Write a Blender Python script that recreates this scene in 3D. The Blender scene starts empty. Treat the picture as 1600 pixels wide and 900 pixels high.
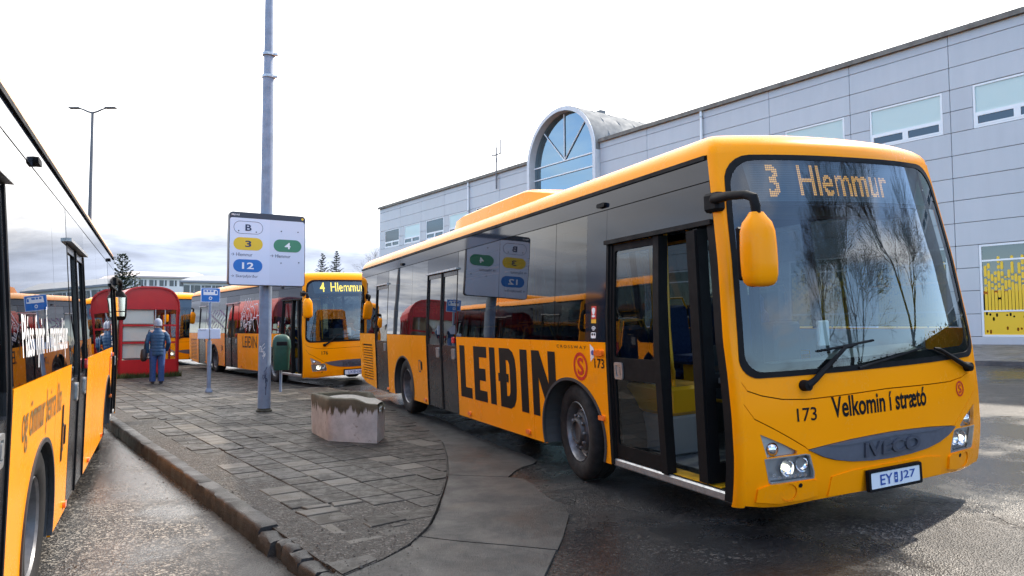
import bpy, math, random
import numpy as np
from mathutils import Vector, Matrix, Euler
from mathutils.geometry import delaunay_2d_cdt
R_ = math.radians
PI = math.pi
rnd = random.Random(7)
scene = bpy.context.scene

# ------------------------------------------------------------------ camera
cam_d = bpy.data.cameras.new('camera')
cam = bpy.data.objects.new('camera', cam_d)
scene.collection.objects.link(cam)
cam_d.sensor_width = 36.0
cam_d.lens = 36.0 * 1130.0 / 1600.0
cam_d.clip_start = 0.05
cam_d.clip_end = 3000.0
cam.matrix_world = Matrix.Translation((0, 0, 1.526)) @ Matrix.Rotation(PI / 2 + 0.055, 4, 'X') @ Matrix.Rotation(-0.005, 4, 'Z')
scene.camera = cam

# ------------------------------------------------------------------ sun, sky, exposure
SUN_AZ, SUN_EL = R_(49), R_(42)
SDIR = Vector((math.sin(SUN_AZ) * math.cos(SUN_EL), math.cos(SUN_AZ) * math.cos(SUN_EL), math.sin(SUN_EL)))
sun_d = bpy.data.lights.new('sun', 'SUN')
sun_d.energy = 2.1
sun_d.angle = R_(0.9)
sun_d.color = (1.0, 0.90, 0.76)
sun = bpy.data.objects.new('sun', sun_d)
scene.collection.objects.link(sun)
sun.rotation_euler = SDIR.to_track_quat('Z', 'Y').to_euler()
sun.location = (30, 40, 45)

scene.view_settings.view_transform = 'Standard'
scene.view_settings.look = 'None'
scene.view_settings.exposure = 1.62
scene.view_settings.gamma = 1.0
scene.view_settings.use_curve_mapping = False
scene.render.engine = 'CYCLES'
scene.render.resolution_x = 1024
scene.render.resolution_y = 576
scene.cycles.max_bounces = 8
scene.cycles.transparent_max_bounces = 16
scene.cycles.caustics_reflective = False
scene.cycles.caustics_refractive = False


class NT:
    """small node-tree helper"""
    def __init__(s, tree):
        s.t = tree

    def n(s, kind, **kw):
        nd = s.t.nodes.new('ShaderNode' + kind)
        for k, v in kw.items():
            if k in ('op', 'operation'):
                nd.operation = v
            elif k.startswith('i_'):
                key = k[2:]
                key = int(key) if key.isdigit() else key.replace('_', ' ')
                s.set(nd.inputs[key], v)
            else:
                setattr(nd, k, v)
        return nd

    def set(s, sock, v):
        if isinstance(v, bpy.types.NodeSocket):
            s.t.links.new(v, sock)
        elif isinstance(v, bpy.types.Node):
            s.t.links.new(v.outputs[0], sock)
        else:
            if sock.type == 'RGBA' and len(v) == 3:
                v = (*v, 1)
            sock.default_value = v

    def math(s, op, a, b=0.0, c=None, clamp=False):
        nd = s.n('Math', op=op)
        nd.use_clamp = clamp
        s.set(nd.inputs[0], a)
        s.set(nd.inputs[1], b)
        if c is not None:
            s.set(nd.inputs[2], c)
        return nd.outputs[0]

    def vmath(s, op, a, b=None):
        nd = s.n('VectorMath', op=op)
        s.set(nd.inputs[0], a)
        if b is not None:
            s.set(nd.inputs[1], b)
        return nd.outputs['Value'] if op in ('DOT_PRODUCT', 'LENGTH') else nd.outputs[0]

    def mix(s, fac, a, b, blend='MIX'):
        nd = s.n('Mix', data_type='RGBA', blend_type=blend)
        s.set(nd.inputs[0], fac)
        s.set(nd.inputs[6], a)
        s.set(nd.inputs[7], b)
        return nd.outputs[2]

    def ramp(s, v, lo, hi, a=0.0, b=1.0, smooth=True):
        nd = s.n('MapRange', interpolation_type='SMOOTHSTEP' if smooth else 'LINEAR')
        nd.clamp = True
        s.set(nd.inputs[0], v)
        for k, x in zip((1, 2, 3, 4), (lo, hi, a, b)):
            s.set(nd.inputs[k], x)
        return nd.outputs[0]

    def noise(s, vec, scale, detail=3.0, rough=0.55, dist=0.0):
        nd = s.n('TexNoise')
        if vec is not None:
            s.set(nd.inputs['Vector'], vec)
        s.set(nd.inputs['Scale'], scale)
        s.set(nd.inputs['Detail'], detail)
        s.set(nd.inputs['Roughness'], rough)
        s.set(nd.inputs['Distortion'], dist)
        return nd.outputs[0]


world = bpy.data.worlds.new('World')
scene.world = world
world.use_nodes = True
wt = world.node_tree
wt.nodes.clear()
w = NT(wt)
sky = w.n('TexSky', sky_type='NISHITA')
sky.sun_disc = False
sky.sun_elevation = SUN_EL
sky.sun_rotation = SUN_AZ
sky.air_density = 1.0
sky.dust_density = 0.25
sky.ozone_density = 4.0
dirn = w.n('TexCoord').outputs['Generated']
sep = w.n('SeparateXYZ', i_0=dirn)
dz = w.math('MAXIMUM', sep.outputs[2], 0.0)
den = w.math('ADD', dz, 0.11)
cx = w.math('DIVIDE', sep.outputs[0], den)
cy = w.math('DIVIDE', sep.outputs[1], den)
cv = w.n('CombineXYZ', i_0=cx, i_1=cy, i_2=0.0)
n1 = w.noise(cv, 0.55, 7.0, 0.56, 0.25)
n2 = w.noise(cv, 1.3, 6.0, 0.6, 0.2)
sdot = w.vmath('DOT_PRODUCT', dirn, tuple(SDIR))
glow = w.ramp(sdot, -0.45, 0.75)
# cloud deck ahead of the camera, broken cloud behind it
BANK = Vector((math.sin(R_(-8)) * math.cos(R_(35)), math.cos(R_(-8)) * math.cos(R_(35)), math.sin(R_(35))))
bank = w.vmath('DOT_PRODUCT', dirn, tuple(BANK))
part_c = w.math('MULTIPLY', w.ramp(n1, 0.48, 0.68), w.ramp(bank, -0.1, 0.45, 0.8, 1.0))
cover = w.math('ADD', part_c, w.ramp(bank, 0.44, 0.72), clamp=True)
cover = w.math('MAXIMUM', cover, 0.03)                # thin veil everywhere
thick = w.math('MULTIPLY', w.ramp(n2, 0.36, 0.66), w.ramp(dz, 0.30, 0.06), clamp=True)
lowb = w.math('MULTIPLY', w.ramp(n1, 0.30, 0.52), w.ramp(dz, 0.185, 0.095), clamp=True)
thick = w.math('MAXIMUM', thick, lowb)
bright = w.math('MULTIPLY_ADD', glow, 2.8, 3.6)
ccol = w.mix(thick, (1.0, 0.985, 0.96), (0.265, 0.295, 0.365))
ccol = w.mix(1.0, ccol, w.n('CombineXYZ', i_0=bright, i_1=bright, i_2=bright), 'MULTIPLY')
cmod = w.ramp(n2, 0.30, 0.68, 0.80, 1.45)
ccol = w.mix(1.0, ccol, w.n('CombineXYZ', i_0=cmod, i_1=cmod, i_2=cmod), 'MULTIPLY')
final = w.mix(cover, sky, ccol)
bg = w.n('Background', i_Color=final, i_Strength=0.15)
wo = w.n('OutputWorld', i_Surface=bg)

# ------------------------------------------------------------------ materials
MATS = {}


def mat(name, base=(0.5, 0.5, 0.5), rough=0.5, metal=0.0, coat=0.0, spec=0.5, emit=None, estr=0.0,
        var=0.0, vscale=6.0, bump=0.0, bscale=60.0, fn=None):
    if name in MATS:
        return MATS[name]
    m = bpy.data.materials.new(name)
    m.use_nodes = True
    t = NT(m.node_tree)
    b = m.node_tree.nodes['Principled BSDF']
    t.set(b.inputs['Base Color'], base)
    b.inputs['Roughness'].default_value = rough
    b.inputs['Metallic'].default_value = metal
    b.inputs['Coat Weight'].default_value = coat
    b.inputs['Coat Roughness'].default_value = 0.05
    b.inputs['Specular IOR Level'].default_value = spec
    if emit:
        t.set(b.inputs['Emission Color'], emit)
        b.inputs['Emission Strength'].default_value = estr
    pos = None
    if var or bump:
        pos = t.n('TexCoord').outputs['Object']
    if var:
        nz = t.noise(pos, vscale, 6.0, 0.62)
        k = t.ramp(nz, 0.3, 0.7, 1.0 - var, 1.0 + var * 0.55, False)
        c = t.mix(1.0, base, t.n('CombineXYZ', i_0=k, i_1=k, i_2=k), 'MULTIPLY')
        t.set(b.inputs['Base Color'], c)
        t.set(b.inputs['Roughness'], t.ramp(nz, 0.25, 0.75, min(1, rough * 1.25), rough * 0.8, False))
    if bump:
        bn = t.n('Bump', i_Strength=bump, i_Distance=0.004, i_Height=t.noise(pos, bscale, 5.0, 0.6))
        t.set(b.inputs['Normal'], bn)
    if fn:
        fn(t, b)
    MATS[name] = m
    return m


def glass(name, tint, ior=1.5, rough=0.0, refl=(1.0, 1.0, 1.0)):
    """thin sheet: fresnel mirror over a tinted see-through layer"""
    m = bpy.data.materials.new(name)
    m.use_nodes = True
    nt = m.node_tree
    nt.nodes.clear()
    t = NT(nt)
    fr = t.n('Fresnel', i_IOR=ior)
    geo = t.n('NewGeometry')
    # the same reflectance whichever side is seen
    fr2 = t.n('Fresnel', i_IOR=1.0 / ior)
    lw = t.n('LayerWeight', i_Blend=0.5)
    f0 = ((ior - 1) / (ior + 1)) ** 2
    p5 = t.math('POWER', lw.outputs['Facing'], 3.8)
    fac = t.math('MULTIPLY_ADD', p5, 1.0 - f0, f0, clamp=True)
    pos = t.n('TexCoord').outputs['Object']
    bn = t.n('Bump', i_Strength=0.05, i_Distance=0.02, i_Height=t.noise(pos, 1.1, 2.0, 0.5))
    gl = t.n('BsdfGlossy', i_Color=refl, i_Roughness=rough, i_Normal=bn)
    tr = t.n('BsdfTransparent', i_Color=tint)
    mx = t.n('MixShader', i_0=fac, i_1=tr, i_2=gl)
    t.n('OutputMaterial', i_Surface=mx)
    for nd in (fr, fr2, geo):
        nt.nodes.remove(nd)
    MATS[name] = m
    return m


def dirt_paint(t, b):
    """thin road film in blotches"""
    pos = t.n('TexCoord').outputs['Object']
    nz = t.noise(pos, 5.0, 6.0, 0.65)
    nz2 = t.noise(pos, 1.2, 3.0, 0.5)
    film = t.ramp(t.math('ADD', t.noise(pos, 2.3, 8.0, 0.75), t.math('MULTIPLY', t.noise(pos, 60.0, 3.0, 0.6), 0.25)), 0.62, 0.95, 0.0, 0.22)
    col = t.mix(t.ramp(nz2, 0.3, 0.7), (0.97, 0.325, 0.002), (0.95, 0.31, 0.002))
    col = t.mix(film, col, (0.30, 0.17, 0.06))
    t.set(b.inputs['Base Color'], col)
    t.set(b.inputs['Normal'], t.n('Bump', i_Strength=0.25, i_Distance=0.006, i_Height=t.noise(pos, 1.6, 2.0, 0.5)))
    t.set(b.inputs['Roughness'], t.math('ADD', t.math('MULTIPLY', film, 0.6), t.ramp(nz, 0.3, 0.7, 0.23, 0.27)))


M = {}
M['paint'] = mat('bus_paint', (0.86, 0.35, 0.01), 0.26, coat=0.03, spec=0.12, fn=dirt_paint)
M['black'] = mat('black_rubber', (0.009, 0.009, 0.010), 0.6, spec=0.12, var=0.25)
M['gloss'] = mat('black_gloss_panel', (0.010, 0.015, 0.026), 0.06, coat=0.0, spec=0.38)
M['dkgrey'] = mat('dark_grey_plastic', (0.045, 0.047, 0.052), 0.5, spec=0.3, var=0.2, vscale=30)
M['door'] = mat('door_skin_grey', (0.022, 0.023, 0.027), 0.25, coat=0.05, spec=0.3, var=0.2, vscale=4)
M['grille'] = mat('grille_grey', (0.085, 0.095, 0.125), 0.42, var=0.12, vscale=20)
M['emblem'] = mat('emblem_grey', (0.055, 0.062, 0.085), 0.4)
M['glassd'] = glass('tinted_side_glass', (0.09, 0.105, 0.11), 1.5)
M['glassc'] = glass('windscreen_glass', (0.60, 0.70, 0.70), 1.8)
M['glassl'] = glass('lamp_glass', (0.95, 0.95, 0.95), 1.4)
M['glassb'] = glass('building_glass', (0.26, 0.34, 0.38), 3.6, refl=(0.66, 0.88, 1.0))
M['glasss'] = glass('shelter_glass', (0.86, 0.9, 0.88), 1.5)
M['tyre'] = mat('tyre_rubber', (0.020, 0.020, 0.021), 0.8, spec=0.25, var=0.35, vscale=9, bump=0.3, bscale=40)
M['rim'] = mat('wheel_rim_steel', (0.20, 0.20, 0.21), 0.42, metal=0.6, var=0.4, vscale=12)
M['hub'] = mat('wheel_hub_steel', (0.085, 0.085, 0.09), 0.5, metal=0.5, var=0.4, vscale=15)
M['chrome'] = mat('lamp_reflector', (0.75, 0.77, 0.8), 0.12, metal=1.0)
M['led'] = mat('amber_led', (0.9, 0.35, 0.05), 0.5, emit=(1.0, 0.46, 0.12), estr=0.26)
M['ledy'] = mat('yellow_led', (0.9, 0.6, 0.05), 0.5, emit=(1.0, 0.66, 0.04), estr=1.2)
M['lamp'] = mat('headlamp_light', (1, 1, 0.9), 0.3, emit=(1.0, 0.95, 0.72), estr=0.9)
M['amber'] = mat('amber_lens', (0.85, 0.18, 0.02), 0.18, coat=0.5)
M['redlens'] = mat('red_lens', (0.55, 0.02, 0.02), 0.2, coat=0.5)
M['print_black'] = mat('black_print', (0.006, 0.006, 0.007), 0.5, spec=0.15)
M['print_red'] = mat('red_print', (0.55, 0.018, 0.012), 0.35)
M['print_white'] = mat('white_print', (0.80, 0.80, 0.80), 0.4)
M['print_blue'] = mat('blue_print', (0.02, 0.07, 0.30), 0.4)
M['print_grey'] = mat('faded_grey_print', (0.20, 0.13, 0.05), 0.4)
M['plate'] = mat('plate_white', (0.62, 0.68, 0.76), 0.3)
M['steel'] = mat('worn_aluminium', (0.42, 0.43, 0.44), 0.38, metal=0.7, var=0.3, vscale=20)
M['floor_in'] = mat('bus_floor_vinyl', (0.16, 0.17, 0.18), 0.5, var=0.3, vscale=12)
M['inner'] = mat('bus_inner_panel', (0.32, 0.34, 0.35), 0.6)
M['innerd'] = mat('bus_inner_dark', (0.06, 0.065, 0.07), 0.6)
M['dash'] = mat('dashboard_grey', (0.085, 0.11, 0.115), 0.55)
M['seat'] = mat('seat_blue_fabric', (0.02, 0.055, 0.17), 0.85, var=0.25, vscale=40)
M['yellowpole'] = mat('yellow_handrail', (0.80, 0.42, 0.015), 0.3, coat=0.3)

# ------------------------------------------------------------------ mesh helpers
COL = scene.collection


def tag(o, label=None, cat=None, group=None, kind=None):
    if label:
        o['label'] = label
    if cat:
        o['category'] = cat
    if group:
        o['group'] = group
    if kind:
        o['kind'] = kind
    return o


def empty(name, loc=(0, 0, 0), rot=None):
    o = bpy.data.objects.new(name, None)
    o.empty_display_size = 0.2
    COL.objects.link(o)
    o.location = loc
    if rot is not None:
        o.rotation_euler = rot
    return o


class MB:
    def __init__(s):
        s.v, s.f = [], []

    def add(s, vs, fs):
        o = len(s.v)
        s.v += [tuple(map(float, p)) for p in vs]
        s.f += [tuple(i + o for i in f) for f in fs]
        return s

    def box(s, x0, x1, y0, y1, z0, z1, mtx=None):
        vs = [(x, y, z) for z in (z0, z1) for y in (y0, y1) for x in (x0, x1)]
        if mtx is not None:
            vs = [tuple(mtx @ Vector(p)) for p in vs]
        return s.add(vs, [(0, 2, 3, 1), (4, 5, 7, 6), (0, 1, 5, 4), (2, 6, 7, 3), (0, 4, 6, 2), (1, 3, 7, 5)])

    def bbox(s, x0, x1, y0, y1, z0, z1, b=0.01, mtx=None):
        """box with chamfered edges"""
        b = min(b, (x1 - x0) * .45, (y1 - y0) * .45, (z1 - z0) * .45)
        vs, fs, idx = [], [], {}
        for sx in (0, 1):
            for sy in (0, 1):
                for sz in (0, 1):
                    X = (x0, x1)[sx]; Y = (y0, y1)[sy]; Z = (z0, z1)[sz]
                    ix = X + (b if sx == 0 else -b); iy = Y + (b if sy == 0 else -b); iz = Z + (b if sz == 0 else -b)
                    for ax, p in enumerate(((X, iy, iz), (ix, Y, iz), (ix, iy, Z))):
                        idx[(sx, sy, sz, ax)] = len(vs)
                        vs.append(p)
        I = idx
        for k in (0, 1):
            fs.append([I[(k, 0, 0, 0)], I[(k, 1, 0, 0)], I[(k, 1, 1, 0)], I[(k, 0, 1, 0)]][::(1 if k else -1)])
            fs.append([I[(0, k, 0, 1)], I[(1, k, 0, 1)], I[(1, k, 1, 1)], I[(0, k, 1, 1)]][::(-1 if k else 1)])
            fs.append([I[(0, 0, k, 2)], I[(1, 0, k, 2)], I[(1, 1, k, 2)], I[(0, 1, k, 2)]][::(1 if k else -1)])
        for a in (0, 1):
            for c in (0, 1):
                fs.append([I[(a, c, 0, 0)], I[(a, c, 0, 1)], I[(a, c, 1, 1)], I[(a, c, 1, 0)]])
                fs.append([I[(a, 0, c, 0)], I[(a, 0, c, 2)], I[(a, 1, c, 2)], I[(a, 1, c, 0)]])
                fs.append([I[(0, a, c, 1)], I[(0, a, c, 2)], I[(1, a, c, 2)], I[(1, a, c, 1)]])
                for e in (0, 1):
                    fs.append([I[(a, c, e, 0)], I[(a, c, e, 1)], I[(a, c, e, 2)]])
        if mtx is not None:
            vs = [tuple(mtx @ Vector(p)) for p in vs]
        return s.add(vs, fs)

    def tube(s, pts, r, n=10, caps=True):
        pts = [Vector(p) for p in pts]
        rs = r if isinstance(r, (list, tuple)) else [r] * len(pts)
        rings = []
        up = None
        vs = []
        for i, p in enumerate(pts):
            if i == 0:
                d = pts[1] - pts[0]
            elif i == len(pts) - 1:
                d = pts[-1] - pts[-2]
            else:
                d = (pts[i + 1] - p).normalized() + (p - pts[i - 1]).normalized()
            d = d.normalized() if d.length > 1e-9 else Vector((0, 0, 1))
            if up is None:
                up = Vector((0, 0, 1)) if abs(d.z) < 0.9 else Vector((0, 1, 0))
            a = d.cross(up)
            if a.length < 1e-6:
                a = d.cross(Vector((1, 0, 0)))
            a.normalize()
            b = a.cross(d).normalized()
            up = b
            rings.append(len(vs))
            for k in range(n):
                t = 2 * PI * k / n
                vs.append(p + (a * math.cos(t) + b * math.sin(t)) * rs[i])
        fs = []
        for i in range(len(pts) - 1):
            for k in range(n):
                k2 = (k + 1) % n
                fs.append((rings[i] + k, rings[i] + k2, rings[i + 1] + k2, rings[i + 1] + k))
        if caps:
            fs.append(tuple(rings[0] + k for k in range(n))[::-1])
            fs.append(tuple(rings[-1] + k for k in range(n)))
        return s.add(vs, fs)

    def lathe(s, prof, n=24, axis='Z', c=(0, 0, 0), closed=False):
        """prof: (radius, along)"""
        vs = []
        for r, h in prof:
            for k in range(n):
                t = 2 * PI * k / n
                p = (r * math.cos(t), r * math.sin(t), h)
                if axis == 'X':
                    p = (h, r * math.cos(t), r * math.sin(t))
                elif axis == 'Y':
                    p = (r * math.cos(t), h, r * math.sin(t))
                vs.append((p[0] + c[0], p[1] + c[1], p[2] + c[2]))
        fs = []
        m = len(prof)
        for i in range(m if closed else m - 1):
            j = (i + 1) % m
            for k in range(n):
                k2 = (k + 1) % n
                fs.append((i * n + k, i * n + k2, j * n + k2, j * n + k))
        return s.add(vs, fs)

    def prism(s, poly, fn0, fn1):
        """poly of 2D points lifted by two maps"""
        n = len(poly)
        vs = [fn0(*p) for p in poly] + [fn1(*p) for p in poly]
        fs = [tuple(range(n))[::-1], tuple(range(n, 2 * n))]
        fs += [(i, (i + 1) % n, n + (i + 1) % n, n + i) for i in range(n)]
        return s.add(vs, fs)

    def mesh(s, name, mtl, smooth=None):
        me = bpy.data.meshes.new(name)
        me.from_pydata(s.v, [], s.f)
        if mtl is not None:
            me.materials.append(mtl)
        if smooth:
            me.polygons.foreach_set('use_smooth', [True] * len(me.polygons))
            me.set_sharp_from_angle(angle=R_(smooth))
        me.update()
        return me

    def obj(s, name, mtl, parent=None, smooth=None, loc=None, fixn=True):
        me = s.mesh(name, mtl, smooth)
        if fixn:
            fix_normals(me)
        o = bpy.data.objects.new(name, me)
        COL.objects.link(o)
        o.parent = parent
        if loc is not None:
            o.location = loc
        return o


import bmesh


def fix_normals(me):
    bm = bmesh.new()
    bm.from_mesh(me)
    bmesh.ops.recalc_face_normals(bm, faces=bm.faces)
    bm.to_mesh(me)
    bm.free()


CACHE = {}


def part(name, key, fn, mtl, parent, smooth=None, loc=None, rot=None):
    """mesh built once for a key and shared by alike parts"""
    if key not in CACHE:
        mb = fn()
        me = mb.mesh(name, mtl, smooth)
        fix_normals(me)
        CACHE[key] = me
    o = bpy.data.objects.new(name, CACHE[key])
    COL.objects.link(o)
    o.parent = parent
    if loc is not None:
        o.location = loc
    if rot is not None:
        o.rotation_euler = rot
    return o


def inside(poly, P):
    """vectorised point in polygon"""
    x, y = P[:, 0], P[:, 1]
    r = np.zeros(len(P), bool)
    n = len(poly)
    for i in range(n):
        x1, y1 = poly[i]
        x2, y2 = poly[(i + 1) % n]
        if y1 == y2:
            continue
        c = ((y1 > y) != (y2 > y)) & (x < (x2 - x1) * (y - y1) / (y2 - y1) + x1)
        r ^= c
    return r


def resample(poly, step):
    out = []
    n = len(poly)
    for i in range(n):
        a = np.array(poly[i], float)
        b = np.array(poly[(i + 1) % n], float)
        k = max(1, int(math.ceil(np.linalg.norm(b - a) / step)))
        for j in range(k):
            out.append(tuple(a + (b - a) * j / k))
    return out


def drop_slivers(V, F, amin=4e-5):
    """keep only connected regions of a real size"""
    par = {}
    def find(i):
        while par.setdefault(i, i) != i:
            par[i] = par[par[i]]
            i = par[i]
        return i
    for f in F:
        r = find(f[0])
        for i in f[1:]:
            par[find(i)] = r
    area = {}
    for f in F:
        p, q, s = V[f[0]], V[f[1]], V[f[2]]
        r = find(f[0])
        area[r] = area.get(r, 0) + abs((q[0] - p[0]) * (s[1] - p[1]) - (q[1] - p[1]) * (s[0] - p[0])) / 2
    big = max(area.values()) if area else 0
    return [f for f in F if area[find(f[0])] > max(amin, big * 0.004)]


def patch(outer, holes, fmap, step=0.08, thick=0.0, off=0.0, gx=None, gy=None, mb=None, interior=True, mind=None):
    """sheet over a 2D outline (with holes) mapped onto a surface; optional thickness"""
    outer = resample(outer, step)
    holes = [resample(h, step) for h in holes]
    pts = list(outer)
    edges = [(i, (i + 1) % len(outer)) for i in range(len(outer))]
    for h in holes:
        o = len(pts)
        pts += h
        edges += [(o + i, o + (i + 1) % len(h)) for i in range(len(h))]
    A = np.array(outer)
    if interior:
        lo, hi = A.min(0), A.max(0)
        gx = gx if gx is not None else np.arange(lo[0] + step * .5, hi[0], step)
        gy = gy if gy is not None else np.arange(lo[1] + step * .5, hi[1], step)
        g = np.array([(a, b) for a in gx for b in gy], float)
        if len(g):
            k = inside(outer, g)
            for h in holes:
                k &= ~inside(h, g)
            g = g[k]
            if len(g):
                B = np.array(pts)
                d = np.sqrt(((g[:, None, :] - B[None]) ** 2).sum(2)).min(1)
                g = g[d > (step * .35 if mind is None else mind)]
                pts += [tuple(p) for p in g]
    res = delaunay_2d_cdt([Vector(p) for p in pts], edges, [], 0, 1e-6)
    V = np.array([tuple(p) for p in res[0]])
    F = [tuple(f) for f in res[2]]
    cen = np.array([V[list(f)].mean(0) for f in F])
    k = inside(outer, cen)
    for h in holes:
        k &= ~inside(h, cen)
    F = drop_slivers(V, [f for f, q in zip(F, k) if q])
    used = sorted({i for f in F for i in f})
    re_ = {o: k for k, o in enumerate(used)}
    V = V[used]
    F = [tuple(re_[i] for i in f) for f in F]
    mb = mb or MB()
    vs = [fmap(p[0], p[1], off) for p in V]
    if not thick:
        return mb.add(vs, F)
    n = len(vs)
    vs2 = [fmap(p[0], p[1], off - thick) for p in V]
    cnt = {}
    for f in F:
        for i in range(3):
            e = (f[i], f[(i + 1) % 3])
            cnt[e] = 1
    walls = [(a, b, b + n, a + n) for (a, b) in cnt if (b, a) not in cnt]
    return mb.add(vs + vs2, F + [tuple(i + n for i in f[::-1]) for f in F] + walls)


def rrect(x0, x1, y0, y1, r, n=5):
    r = min(r, (x1 - x0) / 2 - 1e-4, (y1 - y0) / 2 - 1e-4)
    out = []
    for cx_, cy_, a0 in ((x1 - r, y1 - r, 0), (x0 + r, y1 - r, 90), (x0 + r, y0 + r, 180), (x1 - r, y0 + r, 270)):
        for k in range(n + 1):
            t = R_(a0 + 90 * k / n)
            out.append((cx_ + r * math.cos(t), cy_ + r * math.sin(t)))
    return out


def circle(cx_, cy_, r, n=20, ry=None):
    return [(cx_ + r * math.cos(2 * PI * k / n), cy_ + (ry or r) * math.sin(2 * PI * k / n)) for k in range(n)]


TXT = {}


def text2d(s, bold=0.0):
    """outline letters as flat triangles: unit-normalised to its own box (w = aspect, h = 1)"""
    if (s, bold) in TXT:
        return TXT[(s, bold)]
    cu = bpy.data.curves.new('lettering', 'FONT')
    cu.body = s
    cu.size = 1.0
    cu.offset = bold
    cu.resolution_u = 4
    ob = bpy.data.objects.new('lettering', cu)
    COL.objects.link(ob)
    dg = bpy.context.evaluated_depsgraph_get()
    me = ob.evaluated_get(dg).to_mesh()
    V = np.array([tuple(v.co)[:2] for v in me.vertices])
    F = [tuple(p.vertices) for p in me.polygons]
    ob.evaluated_get(dg).to_mesh_clear()
    bpy.data.objects.remove(ob)
    bpy.data.curves.remove(cu)
    lo, hi = V.min(0), V.max(0)
    V = (V - lo) / (hi - lo)
    TXT[(s, bold)] = (V, F)
    return TXT[(s, bold)]


def lettering(s, x0, x1, y0, y1, fmap, bold=0.0, off=0.003, mb=None):
    V, F = text2d(s, bold)
    mb = mb or MB()
    return mb.add([fmap(x0 + (x1 - x0) * p[0], y0 + (y1 - y0) * p[1], off) for p in V], F)


def led_text(s, x0, x1, y0, y1, fmap, rows=15, bold=0.02, off=0.0, r=0.42):
    V, F = text2d(s, bold)
    P = V * np.array([x1 - x0, y1 - y0]) + np.array([x0, y0])
    pitch = (y1 - y0) / rows
    sx = 1 if x1 > x0 else -1
    gx = np.arange(min(x0, x1) + pitch / 2, max(x0, x1), pitch)
    gy = np.arange(y0 + pitch / 2, y1, pitch)
    G_ = np.array([(a, b) for a in gx for b in gy])
    k = np.zeros(len(G_), bool)
    for f in F:
        k |= inside([tuple(P[i]) for i in f], G_)
    mb = MB()
    h = pitch * r
    for (a, b) in G_[k]:
        mb.add([fmap(a - h, b - h * .6, off), fmap(a - h * .6, b - h, off), fmap(a + h * .6, b - h, off), fmap(a + h, b - h * .6, off),
                fmap(a + h, b + h * .6, off), fmap(a + h * .6, b + h, off), fmap(a - h * .6, b + h, off), fmap(a - h, b + h * .6, off)],
               [tuple(range(8))])
    return mb


def skin_mesh(verts, edges, radii, root=0, sub=2):
    me = bpy.data.meshes.new('skin')
    me.from_pydata(verts, edges, [])
    ob = bpy.data.objects.new('skin', me)
    COL.objects.link(ob)
    md = ob.modifiers.new('s', 'SKIN')
    md.use_smooth_shade = True
    for i, sv in enumerate(me.skin_vertices[0].data):
        rr = radii[i]
        sv.radius = rr if isinstance(rr, tuple) else (rr, rr)
        sv.use_root = (i == root)
    sb = ob.modifiers.new('u', 'SUBSURF')
    sb.levels = sub
    sb.render_levels = sub
    dg = bpy.context.evaluated_depsgraph_get()
    out = bpy.data.meshes.new_from_object(ob.evaluated_get(dg))
    bpy.data.objects.remove(ob)
    bpy.data.meshes.remove(me)
    out.polygons.foreach_set('use_smooth', [True] * len(out.polygons))
    return out

# ================================================================== the ground
BX, BY, BYAW, BROLL, BPITCH, HW = 1.5801, 5.0948, 0.4181, 0.0488, 0.0034, 1.29
EX, EY = math.cos(BYAW), math.sin(BYAW)          # across the waiting bus, towards the hall
PSI = 0.63                                       # direction of hall, platform and kerbs
AX = Vector((-math.sin(PSI), math.cos(PSI)))     # along
CX = Vector((math.cos(PSI), math.sin(PSI)))      # across, towards the hall


def sstep(a, b, x):
    t = np.clip((x - a) / (b - a), 0, 1)
    return t * t * (3 - 2 * t)


def ground_z(x, y):
    """the square falls gently from the hall down to the left-hand lane"""
    e = (x - BX) * EX + (y - BY) * EY
    up = 0.0488 * np.clip(np.where(e > 0.35, e, np.where(e > -0.35, (e + .35) ** 2 / 1.4, 0)), 0, 18.5)
    return up - 0.112 * sstep(-1.3, -3.4, e)


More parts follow.
